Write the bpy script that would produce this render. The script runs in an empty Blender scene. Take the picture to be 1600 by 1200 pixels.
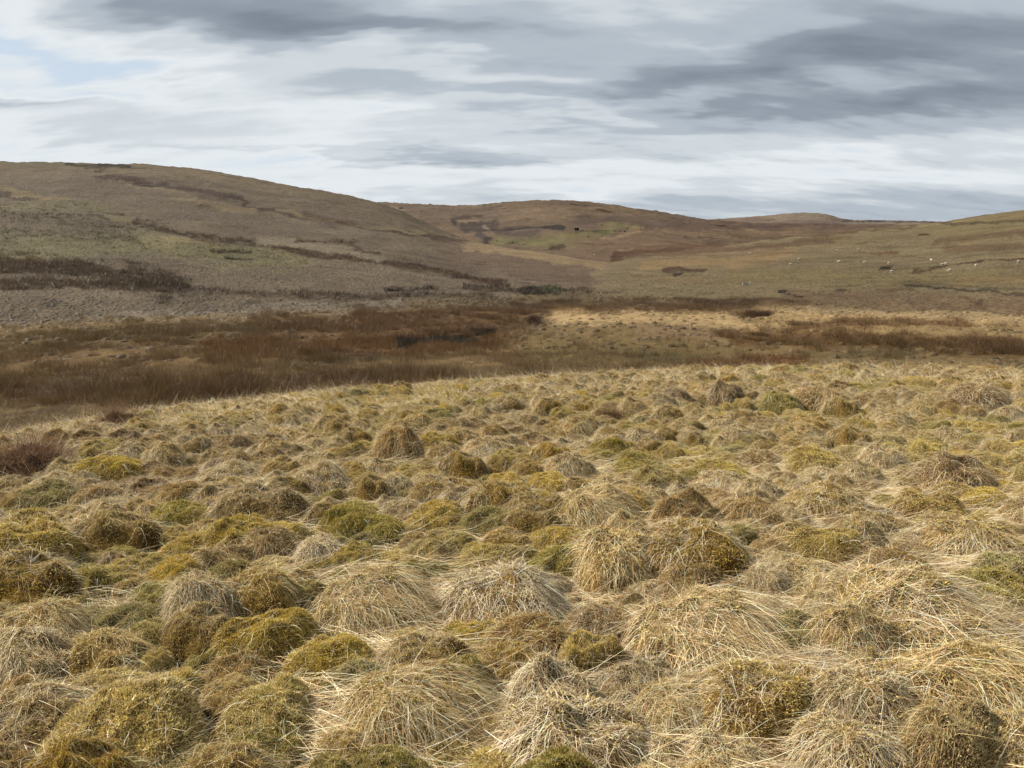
import bpy, math, random
import numpy as np
from math import radians, sin, cos, tan, atan2, pi

random.seed(7)
RNG = np.random.default_rng(11)
SC = bpy.context.scene
COL = SC.collection

# ---------------------------------------------------------------- camera
F = 1200.0                      # focal length in pixels of the 1600 px wide photograph
PITCH = math.atan(255.0 / F)
EYE = 1.65
cam_d = bpy.data.cameras.new('camera')
cam_d.sensor_width = 36.0
cam_d.lens = 36.0 * F / 1600.0
cam_d.clip_start = 0.05
cam_d.clip_end = 30000.0
cam = bpy.data.objects.new('camera', cam_d)
COL.objects.link(cam)
cam.location = (0, 0, EYE)
cam.rotation_euler = (pi / 2 - PITCH, 0, 0)
SC.camera = cam

# ---------------------------------------------------------------- view, render
SC.view_settings.view_transform = 'Standard'
SC.view_settings.look = 'None'
SC.view_settings.gamma = 1.0
SC.view_settings.use_curve_mapping = False
SC.view_settings.exposure = 0.68
SC.render.engine = 'CYCLES'
SC.cycles.use_adaptive_sampling = True
SC.cycles.adaptive_threshold = 0.025
SC.cycles.max_bounces = 5
SC.cycles.diffuse_bounces = 3
SC.cycles.glossy_bounces = 1
SC.cycles.transmission_bounces = 2
SC.cycles.caustics_reflective = False
SC.cycles.caustics_refractive = False

# ---------------------------------------------------------------- sun
SUN_AZ = radians(-74)           # from +Y (the view) towards -X (left)
SUN_EL = radians(42)
sd = bpy.data.lights.new('sun', 'SUN')
sd.energy = 5.0
sd.angle = radians(1.5)
sd.color = (1.0, 0.94, 0.86)
sun = bpy.data.objects.new('sun', sd)
COL.objects.link(sun)
sun.location = (-40, 20, 60)
from mathutils import Vector
_s = Vector((sin(SUN_AZ) * cos(SUN_EL), cos(SUN_AZ) * cos(SUN_EL), sin(SUN_EL)))
sun.rotation_euler = _s.to_track_quat('Z', 'Y').to_euler()


def ray(px, py):
    px = np.asarray(px, float); py = np.asarray(py, float)
    x = (px - 800) / F
    v = (600 - py) / F
    return x, v * sin(PITCH) + cos(PITCH), v * cos(PITCH) - sin(PITCH)


def unproject(px, py, r):
    x, y, z = ray(px, py)
    h = np.hypot(x, y)
    return x / h * r, y / h * r, z / h * r + EYE


def project(X, Y, Z):
    Z = Z - EYE
    d = Y * cos(PITCH) - Z * sin(PITCH)
    u = Y * sin(PITCH) + Z * cos(PITCH)
    ok = d > 0.05
    d = np.where(ok, d, 0.05)
    return np.where(ok, 800 + F * X / d, -9999), np.where(ok, 600 - F * u / d, 9999)


# ---------------------------------------------------------------- world: Nishita sky under broken cloud
class N:
    """small helper for writing math in a node tree"""
    def __init__(s, nt): s.nt = nt
    def new(s, t, **k):
        n = s.nt.nodes.new(t)
        for a, b in k.items(): setattr(n, a, b)
        return n
    def put(s, sock, v):
        if hasattr(v, 'is_output') or isinstance(v, bpy.types.NodeSocket): s.nt.links.new(v, sock)
        else: sock.default_value = v
    def m(s, op, a, b=None, c=None, clamp=False):
        n = s.new('ShaderNodeMath', operation=op, use_clamp=clamp)
        s.put(n.inputs[0], a)
        if b is not None: s.put(n.inputs[1], b)
        if c is not None: s.put(n.inputs[2], c)
        return n.outputs[0]


world = bpy.data.worlds.new('World')
SC.world = world
world.use_nodes = True
nt = world.node_tree
nt.nodes.clear()
w = N(nt)
wo = w.new('ShaderNodeOutputWorld')
tc = w.new('ShaderNodeTexCoord')
sep = w.new('ShaderNodeSeparateXYZ')
nt.links.new(tc.outputs['Generated'], sep.inputs[0])
dx, dy, dz = sep.outputs
az = w.m('ARCTAN2', dx, dy)
el = w.m('ARCTAN2', dz, w.m('SQRT', w.m('ADD', w.m('MULTIPLY', dx, dx), w.m('MULTIPLY', dy, dy))))
zc = w.m('ADD', w.m('MAXIMUM', dz, 0.0), 0.26)
cu = w.m('DIVIDE', dx, zc)
cv = w.m('DIVIDE', dy, zc)


def wnoise(sx, sy, scale, detail, rough, dist, off):
    c = w.new('ShaderNodeCombineXYZ')
    w.put(c.inputs[0], w.m('MULTIPLY', cu, sx)); w.put(c.inputs[1], w.m('MULTIPLY', cv, sy)); c.inputs[2].default_value = off
    n = w.new('ShaderNodeTexNoise')
    n.inputs['Scale'].default_value = scale; n.inputs['Detail'].default_value = detail
    n.inputs['Roughness'].default_value = rough; n.inputs['Distortion'].default_value = dist
    nt.links.new(c.outputs[0], n.inputs['Vector'])
    return n.outputs['Fac']


n_big = wnoise(0.45, 1.3, 1.1, 3.0, 0.5, 0.4, 3.1)
n_mid = wnoise(0.75, 2.0, 2.7, 5.0, 0.54, 0.2, 9.7)
wa = wnoise(0.9, 2.0, 2.6, 3.0, 0.55, 0.0, 23.0)
wb = wnoise(0.9, 2.0, 2.6, 3.0, 0.55, 0.0, 41.0)
pc = w.new('ShaderNodeCombineXYZ')
w.put(pc.inputs[0], w.m('MULTIPLY_ADD', w.m('SUBTRACT', wa, 0.5), 0.26, az)); w.put(pc.inputs[1], w.m('MULTIPLY_ADD', w.m('SUBTRACT', wb, 0.5), 0.10, el))
# big clouds and gaps of the photographed sky: (px, py, half width, half height, amount)
BLOBS = [
    (385, 0, 200, 44, .50), (215, 48, 120, 20, .22), (900, 62, 330, 24, .17), (1020, 20, 330, 26, .05), (1300, 100, 360, 24, .32),
    (1380, 157, 300, 13, .36), (1350, 290, 300, 12, .06), (1250, 330, 400, 10, .05), (1540, 20, 200, 20, .12), (1540, 70, 300, 46, .22), (1300, 212, 420, 16, .13), (1100, 60, 60, 14, -.10), (1420, 118, 110, 9, -.16), (1000, 160, 160, 7, -.12), (1250, 45, 200, 9, -.12), (760, 100, 160, 8, -.14), (700, 241, 170, 8, .22),
    (125, 192, 70, 15, .17), (215, 122, 80, 10, .14), (560, 128, 170, 12, .16), (20, 157, 70, 5, .18),
    (225, 232, 45, 13, .12), (1000, 132, 200, 12, .14), (800, 190, 240, 8, .12), (1500, 318, 200, 14, .07), (430, 232, 120, 5, .10),
    (1560, 180, 200, 14, .12), (500, 36, 200, 18, .15),
    (300, 102, 260, 26, -.12), (575, 182, 80, 14, -.13), (530, 243, 70, 10, -.12), (1000, 274, 520, 17, -.10),
    (650, 290, 340, 16, -.08), (1480, 262, 260, 14, -.07), (80, 225, 130, 18, -.10), (1180, 128, 40, 10, -.10),
    (800, 335, 1400, 26, .07), (70, 60, 110, 34, -.27), (566, 64, 60, 10, -.34), (130, 100, 80, 10, -.16), (40, 130, 90, 8, -.14), (620, 10, 60, 10, -.10),
]
D = w.m('ADD', 0.405, w.m('MULTIPLY', az, 0.10))
D = w.m('ADD', D, w.m('MULTIPLY', w.m('SUBTRACT', n_big, 0.5), 0.26))
D = w.m('ADD', D, w.m('MULTIPLY', w.m('SUBTRACT', n_mid, 0.5), 0.52))
for (bx, by, hw, hh, am) in BLOBS:
    x, y, z = ray(bx, by)
    a0 = float(np.arctan2(x, y)); e0 = float(np.arctan2(z, np.hypot(x, y)))
    vm = w.new('ShaderNodeVectorMath', operation='MULTIPLY_ADD')
    nt.links.new(pc.outputs[0], vm.inputs[0])
    su, sv = .72 * F / hw, .72 * F / hh
    vm.inputs[1].default_value = (su, sv, 0); vm.inputs[2].default_value = (-a0 * su, -e0 * sv, 0)
    dt = w.new('ShaderNodeVectorMath', operation='DOT_PRODUCT')
    nt.links.new(vm.outputs[0], dt.inputs[0]); nt.links.new(vm.outputs[0], dt.inputs[1])
    D = w.m('MULTIPLY_ADD', w.m('POWER', 0.3679, dt.outputs['Value']), am * .86, D)
ramp = w.new('ShaderNodeValToRGB')
cr = ramp.color_ramp
cr.interpolation = 'EASE'
stops = [(0.12, (.40, .465, .54)), (0.30, (.515, .545, .565)), (0.46, (.415, .447, .475)), (0.60, (.305, .342, .382)),
         (0.80, (.192, .222, .262)), (1.0, (.138, .162, .195))]
cr.elements[0].position = stops[0][0]; cr.elements[0].color = stops[0][1] + (1,)
cr.elements[1].position = stops[-1][0]; cr.elements[1].color = stops[-1][1] + (1,)
for p_, c_ in stops[1:-1]:
    e = cr.elements.new(p_); e.color = c_ + (1,)
nt.links.new(D, ramp.inputs[0])
sky = w.new('ShaderNodeTexSky', sky_type='NISHITA')
sky.sun_disc = False
sky.sun_elevation = SUN_EL
sky.sun_rotation = SUN_AZ
sky.altitude = 300
sky.dust_density = 1.5
bg1 = w.new('ShaderNodeBackground'); bg1.inputs[1].default_value = 0.08
nt.links.new(sky.outputs[0], bg1.inputs[0])
bg2 = w.new('ShaderNodeBackground'); bg2.inputs[1].default_value = 0.95
nt.links.new(ramp.outputs[0], bg2.inputs[0])
mix = w.new('ShaderNodeMixShader')
mr = w.new('ShaderNodeMapRange', interpolation_type='SMOOTHSTEP')
mr.inputs[1].default_value = -0.25; mr.inputs[2].default_value = 0.20
nt.links.new(D, mr.inputs[0]); nt.links.new(mr.outputs[0], mix.inputs[0])
nt.links.new(bg1.outputs[0], mix.inputs[1]); nt.links.new(bg2.outputs[0], mix.inputs[2])
nt.links.new(mix.outputs[0], wo.inputs[0])

# ---------------------------------------------------------------- numpy noise
def _hash(ix, iy, seed):
    h = (ix.astype(np.int64) * 374761393 + iy.astype(np.int64) * 668265263 + seed * 1442695041) & 0xFFFFFFFF
    h = ((h ^ (h >> 13)) * 1274126177) & 0xFFFFFFFF
    return ((h ^ (h >> 16)) & 0xFFFF) / 32768.0 - 1.0


def vnoise(x, y, seed=0):
    x = np.asarray(x, float); y = np.asarray(y, float)
    ix = np.floor(x); iy = np.floor(y)
    fx = x - ix; fy = y - iy
    fx = fx * fx * fx * (fx * (fx * 6 - 15) + 10); fy = fy * fy * fy * (fy * (fy * 6 - 15) + 10)
    a = _hash(ix, iy, seed); b = _hash(ix + 1, iy, seed); c = _hash(ix, iy + 1, seed); d = _hash(ix + 1, iy + 1, seed)
    return (a + (b - a) * fx) * (1 - fy) + (c + (d - c) * fx) * fy


def fbm(x, y, o=4, seed=0, gain=.5):
    s = 0; a = 1; t = 0
    for k in range(o):
        ca, sa = cos(.7 + k), sin(.7 + k)
        s = s + a * vnoise(x * ca - y * sa, x * sa + y * ca, seed + k * 17)
        t += a; a *= gain; x = x * 2.03; y = y * 2.03
    return s / t * 1.4


def smooth(a, b, x):
    t = np.clip((x - a) / (b - a), 0, 1)
    return t * t * (3 - 2 * t)


# ---------------------------------------------------------------- the ground as a height function
CREST_AZ = [-3.2, -.62, -.50, -.30, 0, .28, .45, .60, 3.2]
CREST_R = [9.0, 9.3, 9.8, 10.6, 12.2, 14.0, 14.8, 15.2, 16.0]
VR = [0, 24, 32, 45, 62, 85, 130, 200, 400, 1000, 4000, 9000, 20000]
VZ = [-3.6, -5.9, -6.8, -7.95, -8.9, -10.1, -12.2, -15.5, -24, -42, -62, -90, -150]


def ground(X, Y):
    X = np.asarray(X, float); Y = np.asarray(Y, float)
    r = np.hypot(X, Y); a = np.arctan2(X, Y)
    rc = np.interp(a, CREST_AZ, CREST_R)
    sl = np.interp(a, [-3.2, -.6, .6, 3.2], [.06, .125, .080, .06])
    sl = np.interp(a, [-3.2, -.6, 0, .6, 3.2], [.06, .098, .096, .068, .06])
    near = -sl * np.maximum(r - .3, 0)
    near = near + .10 * fbm(X / 2.3, Y / 2.3, 3, 5) * smooth(.5, 3, r)
    val = np.interp(r, VR, VZ) + EYE
    val = val + (.30 * fbm(X / 9, Y / 9, 3, 8) + .10 * fbm(X / 2.2, Y / 2.2, 2, 9)) * smooth(18, 40, r)
    # drier grassy rise on the right of the bog
    px, py = 800 + 1200 * np.tan(np.clip(a, -1.2, 1.2)), 0
    rise = np.exp(-((r - 82) / 16.0) ** 2) * smooth(0.02, .12, a) * .55
    val = val + rise
    t = smooth(rc + .2, rc + 13, r)
    return near * (1 - t) + val * t


def hit(px, py):
    """where the line of sight through a photograph pixel meets the near ground"""
    x, y, z = ray(px, py)
    h = float(np.hypot(x, y))
    rr = np.geomspace(1.2, 200, 1600)
    zz = z / h * rr + EYE
    gg = ground(x / h * rr, y / h * rr)
    k = int(np.argmax(zz < gg)) if (zz < gg).any() else len(rr) - 1
    r = rr[k]
    return float(x / h * r), float(y / h * r), float(gg[k]), float(r)


# ---------------------------------------------------------------- mesh helpers
def mesh_from(name, verts, faces_list, mats, colors=None, smooth_shade=True, mat_idx=None):
    """faces_list: arrays (n,3) or (n,4); colors: per-vertex rgb"""
    me = bpy.data.meshes.new(name)
    me.vertices.add(len(verts))
    me.vertices.foreach_set('co', np.ascontiguousarray(verts, np.float32).ravel())
    nl = sum(f.size for f in faces_list); npoly = sum(len(f) for f in faces_list)
    me.loops.add(nl); me.polygons.add(npoly)
    me.loops.foreach_set('vertex_index', np.concatenate([f.ravel() for f in faces_list]).astype(np.int32))
    st = []; o = 0
    for f in faces_list:
        k = f.shape[1]; st.append(np.arange(len(f)) * k + o); o += f.size
    me.polygons.foreach_set('loop_start', np.concatenate(st).astype(np.int32))
    if mat_idx is not None:
        me.polygons.foreach_set('material_index', np.asarray(mat_idx, np.int32))
    me.polygons.foreach_set('use_smooth', np.full(npoly, smooth_shade))
    if colors is not None:
        at = me.color_attributes.new('tone', 'FLOAT_COLOR', 'POINT')
        c = np.ones((len(verts), 4), np.float32); c[:, :3] = colors
        at.data.foreach_set('color', c.ravel())
    for m in (mats if isinstance(mats, (list, tuple)) else [mats]): me.materials.append(m)
    me.update(calc_edges=True)
    return me


def link(name, me, parent=None, loc=None, kind=None):
    o = bpy.data.objects.new(name, me)
    COL.objects.link(o)
    if parent is not None: o.parent = parent
    if loc is not None: o.location = loc
    if kind: o['kind'] = kind
    return o


def grid_faces(nr, nc):
    i = np.arange(nr - 1)[:, None] * nc + np.arange(nc - 1)[None, :]
    i = i.ravel()
    return np.stack([i, i + 1, i + nc + 1, i + nc], 1)


def lin(c):
    c = np.asarray(c, float) / 255.0
    return np.where(c <= .04045, c / 12.92, ((c + .055) / 1.055) ** 2.4)


K_LIGHT = np.array([.84, .88, .97]) * 1.13    # how bright a flat white surface renders under this sky and sun


def alb(r, g, b, k=1.0): return tuple(np.clip(lin((r, g, b)) / K_LIGHT * k, 0, .8))


# ---------------------------------------------------------------- materials
def base_mat(name, rough=.85, spec=.15):
    m = bpy.data.materials.new(name); m.use_nodes = True
    n = N(m.node_tree); b = m.node_tree.nodes['Principled BSDF']
    b.inputs['Roughness'].default_value = rough
    b.inputs['Specular IOR Level'].default_value = spec
    return m, n, b


def mixc(n, a, b, fac, mode='MIX'):
    x = n.new('ShaderNodeMix', data_type='RGBA', blend_type=mode)
    n.put(x.inputs['Factor'], fac); n.put(x.inputs['A'], a); n.put(x.inputs['B'], b)
    return x.outputs['Result']


def noise(n, scale, detail=4, rough=.55, vec=None, dist=0):
    t = n.new('ShaderNodeTexNoise')
    t.inputs['Scale'].default_value = scale; t.inputs['Detail'].default_value = detail
    t.inputs['Roughness'].default_value = rough; t.inputs['Distortion'].default_value = dist
    if vec is not None: n.nt.links.new(vec, t.inputs['Vector'])
    return t.outputs['Fac']


def rng_map(n, v, a, b, c, d):
    x = n.new('ShaderNodeMapRange'); x.inputs[1].default_value = a; x.inputs[2].default_value = b
    x.inputs[3].default_value = c; x.inputs[4].default_value = d
    n.put(x.inputs[0], v)
    return x.outputs[0]


def terrain_mat(name, scales, bump, bdist):
    """vegetation colour from the painted map, broken by world-space mottling at the plants' own sizes"""
    m, n, b = base_mat(name, .95, .05)
    geo = n.new('ShaderNodeNewGeometry')
    at = n.new('ShaderNodeAttribute', attribute_name='tone')
    c = at.outputs['Color']
    v = None
    for s, amp in scales:
        x = rng_map(n, noise(n, s, 3, .6, geo.outputs['Position']), .3, .7, 1 - amp, 1 + amp)
        v = x if v is None else n.m('MULTIPLY', v, x)
    hs = n.new('ShaderNodeHueSaturation')
    n.put(hs.inputs['Value'], v); n.nt.links.new(c, hs.inputs['Color'])
    n.nt.links.new(hs.outputs[0], b.inputs['Base Color'])
    bp = n.new('ShaderNodeBump'); bp.inputs['Strength'].default_value = bump; bp.inputs['Distance'].default_value = bdist
    vo = n.new('ShaderNodeTexVoronoi'); vo.inputs['Scale'].default_value = 1.1
    n.nt.links.new(geo.outputs['Position'], vo.inputs['Vector'])
    n.put(bp.inputs['Height'], n.m('ADD', n.m('MULTIPLY', vo.outputs['Distance'], -.8), noise(n, 3.0, 4, .6, geo.outputs['Position'])))
    n.nt.links.new(bp.outputs[0], b.inputs['Normal'])
    return m


M_ground = terrain_mat('moor_ground', [(1.1, .12), (5, .15), (30, .25)], .6, .12)
M_hill = terrain_mat('hill_vegetation', [(.05, .07), (.4, .14), (1.3, .22)], .8, .45)
M_far = terrain_mat('far_hill_vegetation', [(.01, .06), (.06, .12), (.25, .13)], .6, 1.2)


def blade_mat(name, instanced=False, trans=.25, randomise=.0):
    m = bpy.data.materials.new(name); m.use_nodes = True
    n = N(m.node_tree); m.node_tree.nodes.clear()
    out = n.new('ShaderNodeOutputMaterial')
    at = n.new('ShaderNodeAttribute', attribute_name='tone')
    c = at.outputs['Color']
    if instanced:
        ti = n.new('ShaderNodeAttribute', attribute_name='tint', attribute_type='INSTANCER')
        c = mixc(n, c, ti.outputs['Color'], 1.0, 'MULTIPLY')
    if randomise:
        oi = n.new('ShaderNodeObjectInfo')
        hs = n.new('ShaderNodeHueSaturation')
        n.put(hs.inputs['Value'], rng_map(n, oi.outputs['Random'], 0, 1, 1 - randomise, 1 + randomise))
        n.put(hs.inputs['Saturation'], rng_map(n, n.m('FRACT', n.m('MULTIPLY', oi.outputs['Random'], 37.7)), 0, 1, .8, 1.12))
        n.nt.links.new(c, hs.inputs['Color']); c = hs.outputs[0]
    p = n.new('ShaderNodeBsdfPrincipled'); p.inputs['Roughness'].default_value = .55
    p.inputs['Specular IOR Level'].default_value = .25
    n.nt.links.new(c, p.inputs['Base Color'])
    t = n.new('ShaderNodeBsdfTranslucent'); n.nt.links.new(c, t.inputs['Color'])
    x = n.new('ShaderNodeMixShader'); x.inputs[0].default_value = trans
    n.nt.links.new(p.outputs[0], x.inputs[1]); n.nt.links.new(t.outputs[0], x.inputs[2])
    n.nt.links.new(x.outputs[0], out.inputs[0])
    return m


M_blade = blade_mat('dry_grass_blade', False, .25, .10)
M_moss = blade_mat('moss_shoot', False, .15, .10)
M_blade_i = blade_mat('dry_grass_blade_scattered', True, .25)


def mound_mat():
    m, n, b = base_mat('mound_surface', .95, .05)
    tco = n.new('ShaderNodeTexCoord')
    at = n.new('ShaderNodeAttribute', attribute_name='tone')
    f = noise(n, 26, 4, .65, tco.outputs['Object'])
    c = mixc(n, at.outputs['Color'], (0.045, .03, .015, 1), rng_map(n, f, .45, .72, 0, .75))
    n.nt.links.new(c, b.inputs['Base Color'])
    bp = n.new('ShaderNodeBump'); bp.inputs['Strength'].default_value = .9; bp.inputs['Distance'].default_value = .02
    n.put(bp.inputs['Height'], noise(n, 60, 4, .7, tco.outputs['Object']))
    n.nt.links.new(bp.outputs[0], b.inputs['Normal'])
    return m


M_mound = mound_mat()

# ---------------------------------------------------------------- vegetation map
# strokes in the photograph's pixel grid, laid onto the terrain that lies there: (points, half width, sRGB, strength, rush 0..1)
def stroke_eval(px, py, X, Y, base, strokes, wob=1.0):
    px = np.asarray(px, float); py = np.asarray(py, float)
    col = np.empty(px.shape + (3,)); col[...] = base
    rush = np.zeros(px.shape)
    wx = px + wob * 16 * fbm(px / 70, py / 16, 4, 31)
    wy = py + wob * 4.0 * fbm(px / 34, py / 8, 4, 47, .6)
    for pts, hw, rgb, op, ru in strokes:
        pts = np.asarray(pts, float)
        x0, x1 = pts[:, 0].min() - 3 * hw - 30, pts[:, 0].max() + 3 * hw + 30
        y0, y1 = pts[:, 1].min() - 3 * hw - 14, pts[:, 1].max() + 3 * hw + 14
        sel = (px > x0) & (px < x1) & (py > y0) & (py < y1)
        if not sel.any(): continue
        sx = wx[sel]; sy = wy[sel]
        d = np.full(sx.shape, 1e9)
        for (ax, ay), (bx, by) in zip(pts[:-1], pts[1:]):
            vx, vy = bx - ax, by - ay
            t = np.clip(((sx - ax) * vx + (sy - ay) * vy) / (vx * vx + vy * vy + 1e-9), 0, 1)
            d = np.minimum(d, np.hypot((sx - ax - t * vx) * .8, sy - ay - t * vy))
        k = hw * (1 + .45 * fbm(sx / 26, sy / 9, 3, int(hw * 10) + len(pts)))
        a = op * smooth(1.55, .45, d / np.maximum(k, .3) + .18 * fbm(sx / 5, sy / 2.2, 2, 88))
        col[sel] = col[sel] * (1 - a[:, None]) + np.asarray(rgb, float) * a[:, None]
        rush[sel] = rush[sel] * (1 - a) + ru * a
    return col, rush




def _sm(a, b, x):   # descending edge allowed
    t = np.clip((x - a) / (b - a), 0, 1)
    return t * t * (3 - 2 * t)


smooth = _sm

DK = (58, 48, 34)
VALLEY = [
    ([(-600, 560), (0, 560), (400, 545), (780, 528)], 46, (112, 91, 63), .85, .52),
    ([(-600, 485), (150, 485), (420, 484), (620, 478)], 18, (124, 111, 93), .9, .05),
    ([(-600, 520), (0, 520), (200, 522)], 7, (134, 118, 88), .5, .1),
    ([(-600, 540), (0, 540), (300, 525), (500, 520)], 14, (98, 82, 56), .85, .9),
    ([(-600, 570), (200, 565), (450, 560), (650, 570)], 16, (112, 92, 64), .5, .75),
    ([(560, 492), (700, 497), (860, 484), (1000, 480), (1250, 474)], 10, (98, 77, 54), .9, .8),
    ([(420, 510), (560, 508), (700, 512), (800, 500)], 19, (98, 76, 52), .9, .85),
    ([(330, 545), (500, 545), (640, 545), (760, 530)], 15, (100, 74, 46), .85, 1),
    ([(-600, 612), (100, 615), (300, 612), (520, 598), (700, 592)], 16, (88, 68, 44), .9, 1),
    ([(560, 572), (660, 568), (760, 566)], 6, (140, 120, 90), .6, .1),
    ([(430, 575), (560, 560), (640, 560)], 5, (70, 62, 38), .5, .8),
    ([(628, 540), (690, 534), (738, 532)], 6.5, (40, 36, 24), .95, 1),
    ([(745, 519), (768, 520)], 5, (46, 36, 24), .9, 1), ([(835, 500), (850, 502)], 4.5, (58, 40, 28), .9, 1),
    ([(700, 549), (722, 548)], 2.0, (128, 126, 120), .7, 0),
    ([(800, 590), (900, 588), (1000, 582)], 7, (96, 74, 48), .7, 1),
    ([(830, 545), (960, 550), (1100, 552)], 20, (108, 92, 62), .85, .25),
    ([(880, 497), (1000, 500), (1120, 506), (1250, 520)], 12, (170, 147, 110), .9, 0),
    ([(1000, 516), (1120, 522), (1250, 526)], 9, (122, 102, 78), .8, .15),
    ([(1190, 490), (1350, 496), (1600, 500), (2200, 500)], 13, (164, 141, 102), .9, 0),
    ([(1220, 512), (1380, 517), (1600, 525), (2200, 530)], 8, (150, 128, 92), .8, .08),
    ([(1140, 528), (1300, 531), (1450, 537), (1620, 546), (2200, 550)], 13, (92, 70, 44), .9, 1),
    ([(1240, 508), (1420, 506), (1500, 506)], 5, (98, 74, 50), .7, .9),
    ([(1100, 572), (1180, 568), (1260, 565)], 8, (104, 76, 48), .9, 1),
    ([(1250, 556), (1330, 556), (1420, 552)], 5, (90, 78, 52), .6, .4),
    ([(1150, 493), (1195, 493)], 3, (70, 50, 34), .9, 1),
    ([(1000, 558), (1100, 560)], 4, (84, 80, 54), .5, .1),
]
LEFT = [
    ([(-600, 300), (0, 300), (150, 300), (420, 330), (560, 350)], 30, (110, 99, 84), .4, 0),
    ([(150, 262), (350, 279), (480, 302), (600, 330), (650, 352)], 6, (122, 108, 84), .6, 0),
    ([(-600, 258), (0, 257), (150, 258)], 3.5, (112, 104, 80), .6, 0),
    ([(98, 256), (150, 257), (200, 258.5)], 1.8, (58, 55, 44), .9, 0), ([(135, 261), (228, 260)], 1.2, (66, 60, 48), .8, 0),
    ([(150, 266), (172, 267)], 1.0, (70, 60, 48), .8, 0), ([(288, 277), (305, 278)], 1.0, (62, 58, 40), .8, 0),
    ([(150, 277), (230, 289), (300, 298), (370, 311)], 4.2, (78, 60, 52), .85, 0),
    ([(370, 313), (400, 327), (480, 339), (560, 351), (650, 367), (740, 381)], 2.6, (76, 56, 44), .85, 0),
    ([(270, 309), (330, 320), (395, 329)], 4.2, (138, 119, 88), .8, 0),
    ([(180, 284), (240, 298), (300, 308)], 1.4, (142, 124, 96), .7, 0),
    ([(430, 330), (520, 344), (640, 362), (740, 377)], 2.2, (136, 120, 82), .8, 0),
    ([(500, 318), (580, 330), (640, 350), (690, 366)], 10, (110, 96, 76), .6, 0),
    ([(470, 333), (560, 350)], 3, (84, 64, 50), .6, 0),
    ([(-600, 296), (0, 298), (45, 305), (110, 315)], 3.5, (140, 120, 86), .9, 0), ([(-600, 304), (0, 305), (60, 312), (130, 320)], 1.6, (80, 66, 50), .8, 0),
    ([(-600, 322), (0, 322), (80, 322), (160, 330)], 9, (118, 109, 78), .8, .1),
    ([(-600, 340), (0, 340), (60, 340), (170, 352), (250, 352)], 6, (100, 88, 68), .7, .2),
    ([(68, 334), (110, 338), (165, 341)], 1.8, (82, 72, 54), .75, .3), ([(152, 333), (188, 337)], 2.2, (72, 60, 44), .9, .6),
    ([(140, 326), (190, 341), (240, 350)], 4, (124, 114, 80), .7, 0),
    ([(-600, 388), (0, 388), (130, 386), (250, 380), (350, 398), (460, 402)], 19, (124, 117, 78), .8, .05),
    ([(-600, 366), (0, 366), (90, 366), (200, 372)], 7, (104, 95, 70), .7, .3),
    ([(220, 370), (290, 376), (360, 392)], 7, (136, 123, 84), .7, 0),
    ([(330, 390), (400, 396)], 1.6, (70, 60, 42), .7, .6), ([(360, 404), (395, 406)], 1.3, (60, 52, 36), .85, .6),
    ([(190, 412), (260, 414)], 1.2, (80, 64, 48), .7, .3),
    ([(215, 344), (280, 362), (330, 371), (380, 374), (430, 386)], 4, (92, 74, 56), .75, .5),
    ([(430, 386), (500, 397), (560, 404), (640, 417), (740, 436), (790, 448)], 4, (92, 72, 52), .85, .7),
    ([(300, 372), (360, 382)], 5, (96, 78, 58), .5, .4),
    ([(408, 378), (460, 378), (540, 392), (600, 402)], 8, (136, 122, 100), .8, 0),
    ([(460, 374), (530, 377), (600, 398)], 2.4, (92, 72, 52), .7, .3),
    ([(605, 405), (660, 415), (740, 433)], 2.2, (86, 66, 48), .85, .5),
    ([(600, 420), (700, 432)], 6, (132, 116, 90), .5, 0),
    ([(-600, 415), (0, 413), (90, 422), (180, 434), (280, 448)], 15, (100, 82, 60), .85, 1),
    ([(-600, 447), (0, 447), (140, 446), (290, 451)], 7, (98, 80, 58), .8, 1),
    ([(205, 447), (255, 449), (292, 450)], 4, (74, 64, 46), .8, 1),
    ([(60, 432), (150, 440)], 3.2, (126, 112, 94), .7, 0),
    ([(280, 457), (420, 460), (560, 464), (760, 462)], 4, (92, 76, 58), .7, .4),
    ([(600, 455), (680, 454)], 2.2, (56, 46, 34), .85, .5),
    ([(740, 450), (800, 455), (900, 455), (1000, 458), (1080, 461)], 4, (82, 67, 50), .75, .5),
    ([(815, 455), (850, 456)], 4, (62, 54, 38), .8, .9), ([(850, 452), (880, 455)], 3, (62, 68, 42), .8, .5),
    ([(720, 400), (850, 415), (980, 438)], 20, (113, 93, 75), .85, 0),
    ([(730, 386), (830, 397), (950, 418), (1050, 438), (1160, 455)], 6, (152, 129, 92), .85, 0),
    ([(1050, 432), (1120, 447), (1190, 455)], 2.2, (84, 78, 50), .7, .3), ([(1060, 447), (1180, 458)], 1.6, (66, 50, 38), .85, .3),
    ([(1000, 447), (1150, 460), (1250, 466)], 5, (122, 100, 76), .7, 0),
]
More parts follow.
